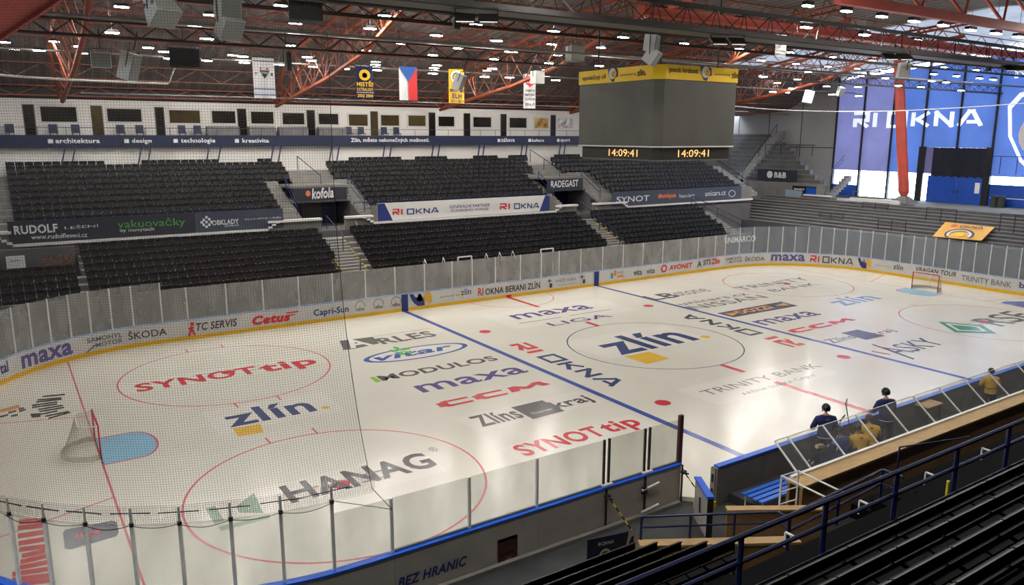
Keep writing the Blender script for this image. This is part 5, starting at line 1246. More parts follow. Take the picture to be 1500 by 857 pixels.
# ============================================================ GOALS
def goal(s, lab):
    t = thing('hockey_goal', lab, 'goal', (s*GX, 0, 0))
    r = .03; W2 = .915; Hh = 1.22; D0, D1 = 1.12, .56   # depth at the ice and at the top
    mk('front_frame', MB().path([(0, -W2, 0), (0, -W2, Hh), (0, W2, Hh), (0, W2, 0)], r, 8), M_redpost, t, True)
    base = [(s*D0*math.sin(a), (W2+.12)*math.cos(a)*-1, .02) for a in np.linspace(0, PI, 15)]
    base = [(p[0], p[1]*(W2/(W2+.12)) if abs(p[0]) < .05 else p[1], p[2]) for p in base]
    top = [(0, -W2, Hh), (s*D1*.8, -W2*.93, Hh), (s*D1, -W2*.75, Hh), (s*D1, W2*.75, Hh), (s*D1*.8, W2*.93, Hh), (0, W2, Hh)]
    mk('base_frame', MB().path(base, .035, 6), M_white, t); mk('top_frame', MB().path(top, .02, 6), M_white, t)
    mk('centre_brace', MB().path([(s*D1, 0, Hh), (s*D1*.9, 0, .6), (s*D0, 0, .03)], .02, 6), M_white, t)
    # net: rails between top outline and base outline
    def samp(pl, k, n):
        L = np.r_[0, np.cumsum([np.linalg.norm(np.subtract(b, a)) for a, b in zip(pl, pl[1:])])]; q = L[-1]*k/n
        i = min(int(np.searchsorted(L, q, side='right'))-1, len(pl)-2); f = (q-L[i])/(L[i+1]-L[i]); return np.array(pl[i])*(1-f)+np.array(pl[i+1])*f
    mb = MB(); N1, N2 = 52, 16; G = []
    for k in range(N1+1):
        a = samp(top, k, N1); b = samp(base, k, N1); col = []
        for j in range(N2+1):
            f = j/N2; p = a*(1-f)+b*f; col.append(p)
        G.append(col)
    for k in range(N1+1):
        for j in range(N2): mb.bar(G[k][j], G[k][j+1], .0035, 3)
    for j in range(N2+1):
        for k in range(N1): mb.bar(G[k][j], G[k+1][j], .0035, 3)
    for k in range(1, 12):
        y = -W2+2*W2*k/12; mb.bar((0, y, Hh), (s*D1, y*.9, Hh), .0035, 3)
    for k in range(1, 7): mb.bar((s*D1*k/7, -W2, Hh), (s*D1*k/7, W2, Hh), .0035, 3)
    o = mk('goal_net', mb, M_goalnet, t); o['kind'] = 'stuff'
    # padded skirt along the base
    mb = MB(); vs = []
    for p in base: vs += [(p[0], p[1], .03), (p[0]*.985, p[1]*.985, .24)]
    mb.add(vs, [(2*k, 2*k+1, 2*k+3, 2*k+2) for k in range(len(base)-1)]); mk('skirt', mb, mat('canvas', (196, 192, 176), .8), t)
    return t
goal(-1, 'hockey goal with red posts on the near left end of the ice'); goal(1, 'hockey goal with red posts far away at the right end of the ice')

# ============================================================ SAFETY NETS
def netting(s0, s1, z0, z1, cell, r, lab, edge=None, zs=12):
    mb = MB(); n = int((s1-s0)/cell); m_ = int((z1-z0)/cell)
    def P(s, z):
        if edge:
            f = edge(z)*math.exp(-(s-s0)/2.2); s = s+f
        p, nn = rp(s); w_ = .03*math.sin(s*2.1)*max(0, min(1, (z-z0)/2)); q = p-nn*(.04-w_); return (q[0], q[1], z)
    zz = [z0+(z1-z0)*(k/zs)**1.6 for k in range(zs+1)]
    for k in range(n+1):
        s = s0+(s1-s0)*k/n
        for a, b in zip(zz, zz[1:]): mb.bar(P(s, a), P(s, b), r, 3)
    ns = max(8, int((s1-s0)/.45))
    for k in range(m_+1):
        z = z0+(z1-z0)*k/m_
        for j in range(ns): mb.bar(P(s0+(s1-s0)*j/ns, z), P(s0+(s1-s0)*(j+1)/ns, z), r, 3)
    return tag(mk('safety_net', mb, M_net_cord), lab, 'net', kind='stuff')
ZN = 2.78
sE = s_at(486, 10, True)           # right edge high up
sEb = s_at(543, 2.9, True)
sL = s_at(0, 2.75, True)+1.2
def edge(z):
    t = max(0, min(1, (z-ZN)/7.5)); return -(sE-sEb)*(1-t)**2.2
netting(sE, sL, ZN, 13.4, .052, .0021, 'black mesh safety net hanging above the near left glass', edge)
mb = MB()
P = []
for k in range(13):
    z = ZN+10.6*(k/12)**1.5; s = sE+edge(z); p, n = rp(s); q = p-n*.04; P.append((q[0], q[1], z))
tag(mk('net_edge_rope', mb.path(P, .008, 4), M_black), 'black edge rope of the near safety net', 'rope')
# doubled band folded over the top of the corner glass
mb = MB(); ss = np.arange(sE-.6, sL, .04)
for s in ss:
    p, n = rp(s); q = p-n*.16; mb.bar((q[0], q[1], ZN-.0), (q[0], q[1], ZN+.42), .0022, 3)
for z in np.arange(ZN, ZN+.43, .042):
    for a in np.arange(sE-.6, sL-.4, .4):
        (p, n), (p2, n2) = rp(a), rp(a+.4); q = p-n*.16; q2 = p2-n2*.16; mb.bar((q[0], q[1], z), (q2[0], q2[1], z), .0022, 3)
tag(mk('net_fold', mb, M_net_cord), 'folded lower band of the near safety net over the glass tops', 'net', kind='stuff')
lab = ['fifth', 'fourth']
cp = [c for c in ncorner]
for k, s in enumerate(cp):
    p, n = rp(s); tg = np.array([-n[1], n[0]]); q = p-n*.07
    t = thing('net_bracket', 'black net bracket on a near glass post, %s from the right' % ['first','second','third','fourth','fifth','sixth','seventh','eighth'][k], 'bracket', (q[0], q[1], 2.7), group='net brackets on the near glass')
    mk('upright', MB().bar((0,0,0), (0,0,.42), .03, 4), M_alu, t)
    mk('arm', MB().bar((-tg[0]*.4, -tg[1]*.4, .3), (tg[0]*.4, tg[1]*.4, .3), .014, 4).box((0,0,.05), (.08,.08,.08)), M_black, t)
    if k < len(cp)-1:
        s2 = cp[k+1]; mb = MB(); L_ = []
        for j in range(9):
            f = j/8; pp, nn = rp(s+(s2-s)*f); qq = pp-nn*.17; L_.append((qq[0], qq[1], ZN-.0-.10*math.sin(PI*f)*(.6 if k % 2 else 1)))
        tag(mk('net_rope', MB().path(L_, .008, 4), M_black), 'black rope sagging between the net brackets', 'rope', 'lower ropes of the near net')
pa, na = rp(cp[0]); pb_, nb = rp(near_posts[-1])
tag(mk('net_rope', MB().bar((pa[0]-na[0]*.1, pa[1]-na[1]*.1, ZN), (pb_[0]-nb[0]*.1, pb_[1]-nb[1]*.1, 2.2), .008, 4), M_black), 'straight black tie rope right of the near net', 'rope')
pe, ne = rp(sEb)
tag(mk('net_rope', MB().bar((pe[0]-ne[0]*.04, pe[1]-ne[1]*.04, ZN+.02), (pb_[0]-nb[0]*.1, pb_[1]-nb[1]*.1, 2.2), .01, 4), M_black), 'short black tie rope from the net corner to the glass post', 'rope')
# far left corner net
netting(s_at(-60, 1.5), s_at(249, 12), 3.2, 13.0, .075, .0022, 'fine safety net hanging over the far left corner', None, 6)

# ============================================================ NEAR STAND
ns_ = mk_struct_root('stand_near', 'dark near stand in the foreground')
for i in range(5):
    y = -16.4-.7*i; z = .75+.34*i
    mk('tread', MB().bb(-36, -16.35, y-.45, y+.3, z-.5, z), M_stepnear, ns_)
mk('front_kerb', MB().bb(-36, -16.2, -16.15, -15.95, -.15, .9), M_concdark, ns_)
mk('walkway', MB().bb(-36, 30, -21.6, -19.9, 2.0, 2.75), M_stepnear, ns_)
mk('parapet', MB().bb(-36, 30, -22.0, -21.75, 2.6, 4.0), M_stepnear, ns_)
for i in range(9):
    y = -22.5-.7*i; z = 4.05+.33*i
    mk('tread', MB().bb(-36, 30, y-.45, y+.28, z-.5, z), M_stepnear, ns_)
struct('wall_near', MB().bb(-60, 60, -45, -44.7, -.5, 16), M_concdark); struct('wall_left', MB().bb(-60, -59.7, -45, 40, -.5, 16), M_concdark)
# right of the lower rows: lower terrace behind the benches
for i in range(7):
    y = -17.4-.55*i; mk('tread', MB().bb(-9.5, 30, y-.6, y, .6+.3*i, 1.0+.34*i), M_stepnear, ns_)
def bench_seat(w_, label, group):
    t = thing('tip_up_bench', label, 'seat', (0,0,0), group=group)
    mk('backrest', MB().box((0, -.02, .64), (w_*.97, .03, .17), rx=.16), M_seatn, t)
    mk('backrest_rail', MB().box((0, .012, .735), (w_*.97, .03, .025), rx=.16), mat('edge_highlight', (40, 40, 42), .4), t)  # paler strip paints the thin highlight along the backrest top
    mk('lower_slat', MB().box((0, -.0, .45), (w_*.97, .03, .1), rx=.1), M_seatn, t)
    for e in (-w_*.24, w_*.24): mk('seat_pan', MB().box((e, .12, .38), (w_*.44, .12, .32), rx=-.2), M_seatn, t)
    mb = MB(); mb.bar((-w_/2, 0, 0), (-w_/2, -.04, .7), .022, 4)
    mk('bracket', mb, M_darkmetal, t)
    return t
pro = {}
def row(x0, x1, y, z, w_, lab, grp):
    k = 0
    x = x1-w_/2
    while x > x0:
        u, v = px((x, y, z+.7))
        q = RM @ (np.array([x, y, z])-CAM)
        if q[2] > .8 and -120 < u < 1600 and v < 905:
            if w_ not in pro: pro[w_] = bench_seat(w_, '', ''); o = pro[w_]
            else: o = copy_tree(pro[w_])
            o.location = (x, y, z); o.rotation_euler = (0, 0, PI); o['label'] = lab; o['group'] = grp; k += 1
        x -= w_
    return k
rn = ['first', 'second', 'third', 'fourth', 'fifth', 'sixth', 'seventh', 'eighth', 'ninth']
for i in range(5): row(-36, -16.3, -16.4-.7*i, .75+.34*i, .98, 'black double seat in the lower near stand, %s row from the ice' % rn[i], 'black seats of the lower near stand, %s row' % rn[i])
for i in range(7): row(-30, 6, -22.5-.7*i, 4.05+.33*i, 1.33, 'black double seat in the foreground above the navy rail, %s row' % rn[i], 'black foreground seats above the navy rail, %s row' % rn[i])
# navy rail in front of the upper rows
pp = [(x, -21.5, 2.75) for x in np.arange(-31.2, 16, 2.03)]
t = rail('long navy railing crossing the foreground in front of the upper seats', [(-34, -21.5, 4.82), (16, -21.5, 4.82)], [(p, (p[0], p[1], 4.82)) for p in pp], r=.045, mid=.42)
tag(mk('parapet_pipe', MB().bar((-34, -21.7, 4.05), (16, -21.7, 4.05), .03, 6), M_navyrail), 'thin navy pipe along the foot of the foreground railing', 'pipe')
for x in (-17.7, -15.7, -13.6, -11.5): tag(mk('rail_bracket', MB().path([(x, -21.45, 4.4), (x, -21.3, 4.4), (x, -21.3, 4.15)], .02, 4), M_alu), 'bright metal bracket on the foreground railing', 'bracket', 'bright brackets on the foreground railing')
tag(mk('yellow_cap', MB().cyl((-12.6, -21.25, 2.75), .03, 1.2, 8), M_hazard), 'tiny yellow cap below the foreground railing', 'cap')
# lower landing with plywood walls
cap = [at(943,795,'z',1.7), at(1068,792,'z',1.7)]
d = Vector(cap[1])-Vector(cap[0]); ang = math.atan2(d.y, d.x); mid = (Vector(cap[0])+Vector(cap[1]))/2
t = thing('landing_wall', 'low wall with pale timber capping under the short blue railing', 'wall', (mid.x, mid.y, 0), ang)
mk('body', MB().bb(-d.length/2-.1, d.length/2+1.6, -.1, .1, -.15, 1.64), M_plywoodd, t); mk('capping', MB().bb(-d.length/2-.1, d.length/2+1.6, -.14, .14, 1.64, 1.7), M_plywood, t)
r0, r1 = at(940,757,'z',2.25), at(1140,750,'z',2.25); r2 = at(1157,760,'z',2.25)
rail('short blue two-bar railing at the left end of the landing wall', [tuple(r0), tuple(r1), tuple(r2)], [((p[0], p[1], 1.7), (p[0], p[1], 2.25)) for p in (r0, at(1012,755,'z',2.25), at(1077,752.5,'z',2.25), r2)], r=.03, mid=.26)
ra, rb = at(1157,755,'z',3.0), at(1293,688,'z',3.0)
rail('blue two-bar railing right of the metal frame', [tuple(ra), tuple(rb), (rb[0], rb[1]-.5, 3.0)], [((p[0], p[1], 2.2), (p[0], p[1], 3.0)) for p in (ra, (ra+rb)/2, rb)], r=.035, mid=.35)
rail('thin navy railing before the plywood wall at the right', [tuple(at(1318,655,'z',2.2)), tuple(at(1420,640,'z',2.2))], [(tuple(at(1318,655,'z',2.2)), tuple(at(1318,655,'z',2.2)-np.array([0,0,1])))], r=.025)
A = at(1065,743,'z',1.2); B = at(1140,742,'z',1.2); B2 = at(1205,742,'z',1.2)
d = Vector(B2)-Vector(A); ang = math.atan2(d.y, d.x)
t = thing('plywood_barrier', 'low plywood barrier with pale top beside the blue bench', 'barrier', (A[0], A[1], 0), ang)
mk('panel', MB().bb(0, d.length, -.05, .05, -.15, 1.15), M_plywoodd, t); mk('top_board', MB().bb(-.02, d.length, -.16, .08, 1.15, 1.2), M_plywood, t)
# bench: rear plywood wall, ledge, slanted glass
t = thing('bench_shelter', 'team bench rear wall with plywood ledge and slanted glass screens', 'shelter', (-10.2, -16.5, 0))
def bp(nm, mb, m, par=None):
    o = mk(nm, mb, m, par or t); o.matrix_parent_inverse = Matrix.Translation((10.2, 16.5, 0)); return o
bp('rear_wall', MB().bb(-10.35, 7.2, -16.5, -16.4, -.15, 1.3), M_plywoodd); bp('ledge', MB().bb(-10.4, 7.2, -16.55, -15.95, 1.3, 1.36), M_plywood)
bp('front_panel', MB().bb(-10.3, 7.2, -16.05, -15.98, -.15, 1.3), M_plywoodd)
bp('base_channel', MB().bb(-10.2, 7.2, -16.06, -15.96, 1.36, 1.42), M_alu)
px_ = [at(u, v, 'z', 2.05)[0] for u, v in ((1132.5,646),(1154.5,641),(1207,625),(1255,609),(1300,595),(1342,582.5),(1380,570),(1417,558),(1452,547),(1485,532))]+[5.9, 7.2]
for x in px_: bp('screen_post', MB().bar((x, -16.0, 1.38), (x, -15.15, 2.07), .03, 4), M_alu)
for a, b in zip(px_, px_[1:]):
    bp('screen_pane', MB().add([(a+.03,-16,1.4),(b-.03,-16,1.4),(b-.03,-15.15,2.08),(a+.03,-15.15,2.08),(a+.03,-16.01,1.39),(b-.03,-16.01,1.39),(b-.03,-15.16,2.07),(a+.03,-15.16,2.07)], [(0,1,2,3),(7,6,5,4),(0,4,5,1),(1,5,6,2),(2,6,7,3),(3,7,4,0)]), M_benchglass)
bp('screen_top_edge', MB().bar((px_[0], -15.15, 2.08), (px_[-1], -15.15, 2.08), .012, 4), M_alu)
mk('bench_floor', MB().bb(-10.3, 7.2, -15.98, YB-.16, -.15, .12), M_rubber)['kind'] = 'structure'
tag(mk('bench_plank', MB().bb(-8.6, 7, -15.6, -15.2, .5, .56).bb(-8.4, -8.3, -15.55, -15.25, .12, .5).bb(-4.3, -4.2, -15.55, -15.25, .12, .5).bb(0, .1, -15.55, -15.25, .12, .5).bb(5, 5.1, -15.55, -15.25, .12, .5), mat('bench_dark_blue', (30, 44, 84), .5)), 'long dark blue players bench behind the slanted glass', 'bench')
# blue slatted bench at the gate
t = thing('blue_bench', 'bright blue slatted bench with thin metal legs near the gate', 'bench', (-9.5, -15.1, -.15))
for k in range(4): mk('slat', MB().bb(-1.15, 1.15, -.36+.2*k, -.22+.2*k, .62, .66), M_bluebench, t)
for x in (-1.05, 0, 1.05):
    for y in (-.3, .3): mk('leg', MB().bar((x, y, 0), (x, y, .62), .018, 4), M_alu, t)
    mk('brace', MB().bar((x, -.3, .15), (x, .3, .15), .012, 4), M_alu, t)
# scaffold-like metal frame
c_ = at(1157,745,'z',1.2)
t = thing('metal_frame', 'silver tube frame standing at the end of the bench shelter', 'frame', (c_[0], c_[1], 0))
z_ = 2.0; pA = at(1145,697,'z',z_)-np.array([*c_[:2], 0]); pB = at(1170,690,'z',z_)-np.array([*c_[:2], 0]); off = np.array([1.0, -1.6, 0])
for p in (pA, pB): mk('post', MB().bar((p[0], p[1], .2), tuple(p), .025, 6), M_alu, t)
mk('crossbar', MB().bar(tuple(pA), tuple(pB), .02, 6), M_alu, t); mk('crossbar', MB().bar(tuple(pA-[0,0,.45]), tuple(pB-[0,0,.45]), .02, 6), M_alu, t); mk('crossbar', MB().bar(tuple(pA-[0,0,.8]), tuple(pB-[0,0,.8]), .02, 6), M_alu, t)
for p, q in ((pA, at(1215,731,'z',1.9)), (pB, at(1237,722,'z',1.9))): q = q-np.array([*c_[:2], 0]); mk('long_bar', MB().bar(tuple(p), tuple(q), .025, 6), M_alu, t)
# navy sign with ram and figure 4
A, B = at(862,806,'z',.3), at(936,782,'z',.3); d = Vector(B)-Vector(A); d.z = 0; ang = math.atan2(d.y, d.x)
zt1 = 1.02
A = at(861,791,'z',zt1); B = at(934,776,'z',zt1); d = Vector(B)-Vector(A); ang = math.atan2(d.y, d.x); W_ = d.length
t = thing('section_sign', 'navy sign with a ram emblem and a large figure 4', 'sign', (A[0], A[1], .1), ang)
mk('board', MB().bb(0, W_, 0, .04, 0, zt1-.1), mat('sign_navy', (26, 34, 56), .5, var=.05), t)
Hs = zt1-.1
mk('pale_panel', MB().add([(W_*.7, -.004, 0), (W_, -.004, 0), (W_, -.004, Hs), (W_*.82, -.004, Hs)], [(0,1,2,3)]), mat('sign_beige', (190, 184, 168), .6), t)
flat('lettering', glyphs('4', .06), (W_*.78, -.01, Hs*.3), (W_*.16, 0, 0), (0, 0, Hs*.55), M_pblack, t)
flat('lettering', strokes('RI OKNA'), (W_*.2, -.01, Hs*.76), (W_*.32, 0, 0), (0, 0, Hs*.1), M_offwhite, t)
flat('emblem', ringvf(.14, -.6, 4), (W_*.22, -.01, Hs*.15), (W_*.26, 0, 0), (0, 0, Hs*.5), mat('emblem_cream', (205, 196, 160), .6), t); flat('emblem', CIRC, (W_*.31, -.01, Hs*.3), (W_*.1, 0, 0), (0, 0, Hs*.2), M_pskin, t)
# gate leaves and gear at the opening
h0 = np.array([-11.5, YN-.15]); h1 = at(1041,728,'z',1.1)[:2]; d = h1-h0; L_ = float(np.hypot(*d)); ang = math.atan2(d[1], d[0])
h0 = at(1022,698,'z',1.1)[:2]; d = h1-h0; L_ = float(np.hypot(*d)); ang = math.atan2(d[1], d[0])
t = thing('rink_gate', 'open board gate with blue top swung towards the camera', 'gate', (h0[0], h0[1], -.12), ang)
mk('leaf', MB().bb(0, L_, -.06, .06, 0, 1.17), M_boardback, t); mk('top_cap', MB().bb(0, L_, -.1, .1, 1.17, 1.22), M_cap, t)
mk('end_plate', MB().bb(L_, L_+.03, -.08, .08, 0, 1.17), M_black, t); mk('latch', MB().bar((L_*.5, -.1, .9), (L_*.6, -.12, .5), .025, 4), M_black, t)
t = thing('board_end_cap', 'rounded grey end of the right boards with two slots', 'cap', (-10.9, YB-.06, 0))
mk('plate', MB().prism([(-.07,-.1),(.09,-.1),(.09,1.02),(.05,1.08),(-.03,1.08),(-.07,1.02)], 'x', -.06, 0), mat('end_plate_grey', (150,146,138), .5), t)
mk('slot', MB().bb(-.075, -.06, -.03, .04, .15, .4).bb(-.075, -.06, -.03, .04, .6, .85), M_black, t)
tag(mk('gate_sill', MB().bb(-11.5, -10.9, YB-.2, YB+.15, -.15, .03), M_hazard), 'yellow sill across the open rink gate', 'sill')
def bracing(u, v, lab):
    p = at(u, v, 'y', YN-.2); t = thing('board_clamp', lab, 'clamp', (p[0], YN-.17, 0), group='clamps on the back of the near boards')
    mk('upright', MB().bar((0,0,-.15), (0,0,1.05), .03, 4), M_black, t); mk('clamp', MB().box((0,-.06,.85), (.14,.12,.08)).bar((-.1,-.1,.85), (.1,-.16,.8), .03, 6), M_darkmetal, t)
    mb = MB(); mb2 = MB()
    for k in range(8):
        a = (.05+.05*k, -.1-.07*k, .78-.11*k); b = (.05+.05*(k+1), -.1-.07*(k+1), .78-.11*(k+1)); (mb if k % 2 else mb2).bar(a, b, .022, 4)
    mk('brace', mb2, M_black, t); mk('yellow_stripe', mb, M_hazard, t)
bracing(889, 735, 'black clamp with hazard-striped brace below the first double glass post'); bracing(1000, 700, 'black clamp with hazard-striped brace by the maroon post')
t = thing('board_clamp', 'black upright with a grey lever bar on the board back', 'clamp', (at(946,715,'y',YN-.2)[0], YN-.17, 0))
mk('upright', MB().bar((0,0,-.15), (0,0,1.05), .035, 4), M_black, t); mk('lever', MB().bar((-.2,-.1,.72), (.45,-.1,.8), .035, 6), M_alu, t); mk('lever', MB().bar((-.2,-.1,.05), (.45,-.1,.12), .035, 6), M_alu, t); mk('hinge', MB().box((-.1,-.08,.68), (.14,.1,.2)), M_black, t)
tag(mk('board_foot_beam', MB().bb(-21, -11.7, YN-.32, YN-.18, -.15, -.03), M_conc), 'pale skirting beam at the foot of the near boards', 'beam')
# wooden table on the bench
t = thing('plywood_table', 'small plywood table with dark legs inside the team bench', 'table', (.05, -14.22, .12))
mk('table_top', MB().bb(-.5, .5, -.3, .3, .84, .88), M_plywood, t)
for x in (-.42, .42):
    for y in (-.24, .24): mk('leg', MB().bar((x, y, .84), (x*1.1, y*1.1, 0), .02, 4), M_darkmetal, t)

# ============================================================ PLAYERS
def figure(name, lab, x, y, z, rz, jersey, pose, skinface=True, scale=1.0, number=None):
    """one continuous body grown from a joint skeleton (skin modifier), local frame faces +y"""
    J = {}; Rr = {}
    def j(k, p, r): J[k] = p; Rr[k] = r
    if pose.startswith('stand'):
        hz = .98
        lean = .10 if pose == 'stand_lean' else .03
        j('pel', (0,0,hz), (.20,.15)); j('bel', (0,lean*.4,hz+.16), (.20,.15)); j('chest', (0,lean,hz+.40), (.25,.17)); j('neck', (0,lean*1.1,hz+.58), (.09,.09)); j('head0', (0,lean*1.3,hz+.66), (.075,.08)); 
        for s, n in ((-1,'l'),(1,'r')):
            j(n+'hip', (s*.12,0,hz-.08), (.14,.15)); j(n+'kn', (s*.16,.06,.54), (.11,.12)); j(n+'an', (s*.17,-.02,.12), (.075,.08)); j(n+'toe', (s*.19,.16,.08), (.05,.045))
            j(n+'sh', (s*.25,lean,hz+.46), (.115,.12)); j(n+'el', (s*.36,lean+.05,hz+.16), (.09,.09)); j(n+'wr', (s*.28,lean+.27,hz+.08), (.06,.06))
    else:
        hz = .52; f = .28 if 'fwd' in pose else .12
        j('pel', (0,0,hz), (.21,.16)); j('bel', (0,f*.4,hz+.16), (.21,.16)); j('chest', (0,f,hz+.38), (.26,.18)); j('neck', (0,f*1.25,hz+.55), (.09,.09)); j('head0', (0,f*1.35,hz+.63), (.075,.08))
        for s, n in ((-1,'l'),(1,'r')):
            j(n+'hip', (s*.13,.02,hz-.02), (.15,.14)); j(n+'kn', (s*.2,.44,hz+.02), (.12,.12)); j(n+'an', (s*.2,.42,.13), (.075,.08)); j(n+'toe', (s*.22,.6,.08), (.05,.045))
            j(n+'sh', (s*.26,f,hz+.44), (.12,.12)); j(n+'el', (s*.36,f+.08,hz+.16), (.09,.09)); j(n+'wr', (s*.18,f+.3,hz+.14), (.06,.06))
    E_ = [('pel','bel'),('bel','chest'),('chest','neck'),('neck','head0')]
    for n in 'lr': E_ += [('pel',n+'hip'),(n+'hip',n+'kn'),(n+'kn',n+'an'),(n+'an',n+'toe'),('chest',n+'sh'),(n+'sh',n+'el'),(n+'el',n+'wr')]
    ks = list(J); me = bpy.data.meshes.new('body'); me.from_pydata([J[k] for k in ks], [(ks.index(a), ks.index(b)) for a, b in E_], [])
    o = bpy.data.objects.new('tmp', me); C.objects.link(o)
    sm = o.modifiers.new('s', 'SKIN'); ss_ = o.modifiers.new('d', 'SUBSURF'); ss_.levels = 1; ss_.render_levels = 1
    for i, k in enumerate(ks): me.skin_vertices[0].data[i].radius = Rr[k]; me.skin_vertices[0].data[i].use_root = (k == 'pel')
    dg = bpy.context.evaluated_depsgraph_get(); bm2 = bpy.data.meshes.new_from_object(o.evaluated_get(dg)); bpy.data.objects.remove(o)
    t = thing('person', lab, 'person', (x, y, z), rz); t.scale = (scale,)*3
    for p in bm2.polygons: p.use_smooth = True
    bm2.materials.clear()
    for m_ in (jersey, M_pants, M_skin, mat('sock_dark', (30, 34, 52), .8)): bm2.materials.append(m_)
    seg = [(np.array(J[a]), np.array(J[b]), a, b) for a, b in E_]
    for p in bm2.polygons:
        c = np.array(p.center); best = None
        for a, b, ka, kb in seg:
            tt = max(0, min(1, np.dot(c-a, b-a)/np.dot(b-a, b-a))); dd = np.linalg.norm(c-a-(b-a)*tt)
            if best is None or dd < best[0]: best = (dd, ka, kb, tt)
        ka, kb = best[1], best[2]
        p.material_index = 0 if ('sh' in kb or 'el' in kb or 'wr' in kb or kb in ('bel', 'chest', 'neck')) else 2 if kb == 'head0' else 3 if ('an' in kb or 'toe' in kb) else 1
    b = bpy.data.objects.new('body', bm2); C.objects.link(b); b.parent = t
    # head with face, helmet
    hx, hy, hh = J['head0'][0], J['head0'][1]+.03, J['head0'][2]+.1
    def ellips(rx, ry, rz_, cz=0, n=14, m_=10, z0=-1., deform=None):
        mb = MB(); vs = []
        for i in range(m_+1):
            ph = -PI/2+PI*i/m_
            for k in range(n):
                th = 2*PI*k/n; v = [rx*math.cos(ph)*math.cos(th), ry*math.cos(ph)*math.sin(th), rz_*max(math.sin(ph), z0)]
                if deform: v = deform(v)
                vs.append((v[0]+hx, v[1]+hy, v[2]+hh+cz))
        return mb.add(vs, [(i*n+k, i*n+(k+1) % n, (i+1)*n+(k+1) % n, (i+1)*n+k) for i in range(m_) for k in range(n)])
    def face(v):
        if v[1] > 0 and abs(v[0]) < .03 and -.05 < v[2] < .02: v[1] += .025     # nose
        if v[2] < -.04: v[0] *= .85
        return v
    hd = mk('head', ellips(.078, .098, .118, deform=face), M_skin, t, True)
    mb = MB()
    for s in (-1, 1): mb.box((hx+s*.03, hy+.088, hh+.008), (.022, .012, .012))
    mk('eyes', mb, M_pblack, hd); mk('mouth', MB().box((hx, hy+.084, hh-.058), (.045, .012, .01)), mat('lips', (150, 84, 78), .6, var=0), hd)
    mb = MB()
    for s in (-1, 1): mb.box((hx+s*.08, hy, hh), (.015, .035, .05))
    mk('ears', mb, M_skin, hd)
    hl = mk('helmet', ellips(.128, .158, .15, .03, z0=-.35), M_helmet if skinface else mat('hair_brown', (84, 52, 34), .8), t, True)
    if skinface:
        mk('ear_guard', MB().box((hx-.1, hy, hh-.03), (.02, .06, .09)).box((hx+.1, hy, hh-.03), (.02, .06, .09)), M_helmet, hl)
        mk('visor', MB().prism([(hx-.09, hy+.08), (hx, hy+.15), (hx+.09, hy+.08), (hx+.09, hy+.07), (hx, hy+.14), (hx-.09, hy+.07)], 'z', hh-.03, hh+.04), M_clear, hl)
    # gloves with four fingers and a thumb, skates
    for s, n in ((-1,'l'),(1,'r')):
        w0 = Vector(J[n+'wr']); e0 = Vector(J[n+'el']); dr = (w0-e0).normalized(); sd = Vector((-s, 0, 0)); sd = (sd-dr*sd.dot(dr)).normalized(); up = dr.cross(sd)
        mb = MB(); mb.bar(w0-dr*.06, w0+dr*.02, .075, 8, .065)
        c = w0+dr*.07; mb.add([tuple(c+dr*a*.055+sd*b_*.05+up*q*.028) for a in (-1,1) for b_ in (-1,1) for q in (-1,1)], [(0,1,3,2),(4,6,7,5),(0,4,5,1),(2,3,7,6),(0,2,6,4),(1,5,7,3)])
        for q, ln_ in zip((-1.4, -.45, .45, 1.4), (.045, .055, .05, .04)):
            a = c+dr*.05+sd*q*.03; b_ = a+dr*ln_-up*.02; mb.bar(a, b_, .017, 6, .016); mb.bar(b_, b_-up*.045+dr*.005, .016, 6, .013)
        a = c-dr*.02+sd*.055; mb.bar(a, a+sd*.03+dr*.05-up*.02, .018, 6, .014)
        mk('glove', mb, M_pnavy if jersey is M_jersey_navy else M_black, t)
        f0 = Vector(J[n+'toe']); a0 = Vector(J[n+'an'])
        mk('skate', MB().box((a0.x+.01*s, (a0.y+f0.y)/2+.01, .07), (.1, .3, .09)).box((a0.x+.01*s, (a0.y+f0.y)/2+.01, .015), (.012, .3, .03)), M_black, t)
    # hem band of the jersey
    c = J['pel']; 
    if pose.startswith('stand'):
        mk('jersey_hem', MB().prism([(c[0]+.235*math.cos(k*PI/8), c[1]+.19*math.sin(k*PI/8)) for k in range(16)], 'z', c[2]-.14, c[2]+.06), jersey, t)
        mk('jersey_stripe', MB().prism([(c[0]+.24*math.cos(k*PI/8), c[1]+.195*math.sin(k*PI/8)) for k in range(16)], 'z', c[2]-.10, c[2]-.08), M_offwhite, t)
        mk('jersey_patch', MB().box((0, J['chest'][1]-.185, J['chest'][2]+.1), (.12, .01, .05)), M_pgrey, t)
    else:
        mk('jersey_hem', MB().prism([(c[0]+.25*math.cos(k*PI/8), c[1]+.2*math.sin(k*PI/8)) for k in range(16)], 'z', c[2]-.02, c[2]+.08), jersey, t)
        mk('jersey_patch', MB().box((0, J['chest'][1]-.19, J['chest'][2]+.14), (.1, .01, .04)), M_pgrey, t)
    return t
def fig_at(u, v, hz, zf):
    p = at(u, v, 'z', hz+zf); return p
def stander(u, v, lab, jersey, rz, pose='stand', scale=1.06, zf=.12):
    p = at(u, v, 'z', 1.90*scale+zf); figure('p', lab, p[0], p[1], zf, rz, jersey, pose, scale=scale)
stander(1212, 593, 'hockey player in navy jersey and black helmet standing at the left of the bench', M_jersey_navy, -.6)
stander(1303, 571, 'hockey player in navy jersey and black helmet standing bent by the yellow players', M_jersey_navy, -.4, 'stand_lean')
def sitter(u, v, lab, jersey, rz, pose='sit', helmet=True, zf=.06, scale=1.0):
    p = at(u, v, 'z', 1.42*scale+zf); figure('p', lab, p[0], p[1], zf, rz, jersey, pose, skinface=helmet, scale=scale)
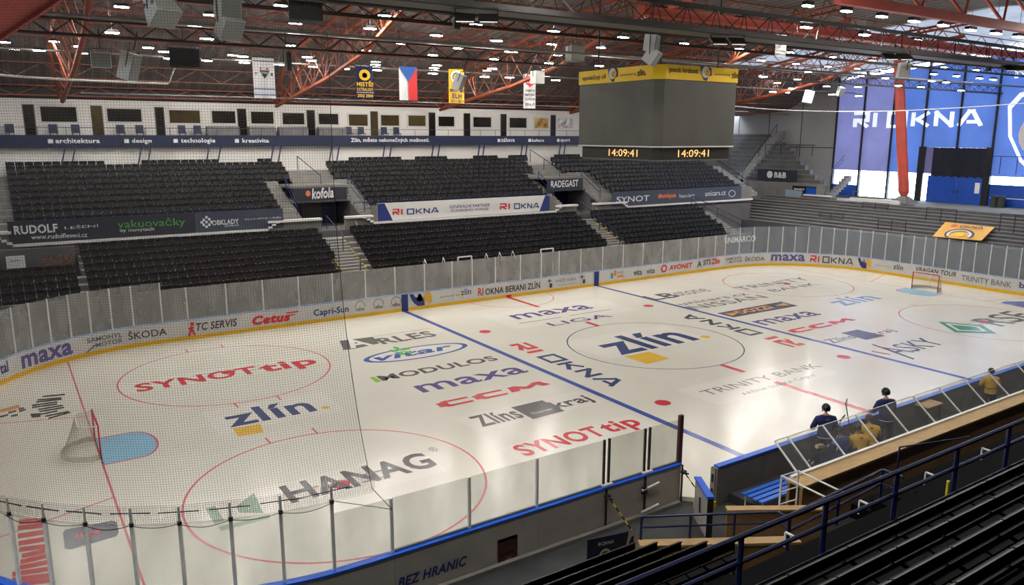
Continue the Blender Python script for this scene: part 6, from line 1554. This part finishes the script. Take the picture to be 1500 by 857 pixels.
sitter(1237.5, 627, 'player in blue jersey and black helmet sitting on the bench', M_jersey_blue, -.1)
sitter(1266, 627, 'player in yellow jersey and black helmet sitting bent forward on the bench', M_jersey_yellow, -.5, 'sit_fwd')
sitter(1280, 613, 'bareheaded brown haired player in yellow jersey sitting on the bench', M_jersey_yellow, -.7, 'sit_fwd', False)
stander(1455, 541, 'player in yellow jersey standing at the right end of the bench', M_jersey_yellow, -.8, 'stand_lean', .92, -.1)
# sticks
def stick(a, b, lab, bl=(.18, .1, .12), m=M_stick):
    a = Vector(a); b = Vector(b); t = thing('hockey_stick', lab, 'stick', tuple(a)); d = b-a
    mk('shaft', MB().bar((0,0,0), tuple(d), .014, 4), M_darkmetal, t); e = d+Vector(bl)
    mk('blade', MB().bar(tuple(d), tuple(e), .03, 6, .022), m, t); mk('grip', MB().bar((0,0,0), tuple(d*.12), .018, 6), M_offwhite, t)
p0 = at(1247,640,'y',-14.75); p1 = at(1239,592,'y',-14.55); stick(p0, p1, 'dark hockey stick held upright with its grey blade on top', (.12, .05, .14))
p0 = at(1226,660,'y',-14.9); p1 = at(1231,616,'y',-14.7); stick(p0, p1, 'bent black hockey stick leaning left of the seated blue player', (.3, .05, .1), M_darkmetal)
p0 = at(1183,676,'z',.5); p1 = at(1212,655,'z',1.0); stick(p0, p1, 'hockey stick slanting below the left standing player, upper one', (.1, .03, .06))
p0 = at(1188,680,'z',.5); p1 = at(1220,650,'z',1.05); stick(p0, p1, 'hockey stick slanting below the left standing player, lower one', (.1, .03, .06))
t = thing('hockey_glove', 'pale yellow hockey glove hanging on the sticks', 'glove', tuple(at(1202,653,'z',.95)))
mk('palm', MB().box((0,0,0), (.16,.12,.1)).bar((-.1,0,0), (-.2,0,.02), .06, 8, .07), mat('glove_cream', (214, 196, 130), .8), t); mk('fingers', MB().bar((.08,-.04,0), (.16,-.04,-.04), .022, 6).bar((.08,0,0), (.17,0,-.04), .022, 6).bar((.08,.04,0), (.16,.04,-.04), .022, 6), mat('glove_cream', (214,196,130)), t)
p = at(1430,593,'z',.57); p[1] = -15.35; p[2] = .56; t = thing('goalie_mask', 'yellow and white mask lying on the bench at the right', 'helmet', tuple(p))
mb = MB(); vs = []
for i in range(7):
    ph = -.6+(PI/2+.6)*i/6
    for k in range(12): th = 2*PI*k/12; vs.append((.11*math.cos(ph)*math.cos(th), .13*math.cos(ph)*math.sin(th), .12*math.sin(ph)+.07))
mk('shell', mb.add(vs, [(i*12+k, i*12+(k+1) % 12, (i+1)*12+(k+1) % 12, (i+1)*12+k) for i in range(6) for k in range(12)]), M_jersey_yellow, t, True); mk('cage', MB().bar((.1,-.12,.05), (.1,.12,.05), .012, 4).bar((.13,-.1,.1), (.13,.1,.1), .012, 4), M_offwhite, t)
p = at(1218,668,'z',.6); t = thing('kit_bag', 'blue kit bag on the floor below the seated blue player', 'bag', (p[0], p[1], .12))
mk('body', MB().prism([(-.3,0),(.3,0),(.33,.25),(.22,.42),(-.22,.42),(-.33,.25)], 'y', -.2, .2), M_jersey_navy, t); mk('strap', MB().path([(-.2,0,.42),(0,0,.52),(.2,0,.42)], .015, 4), M_black, t)
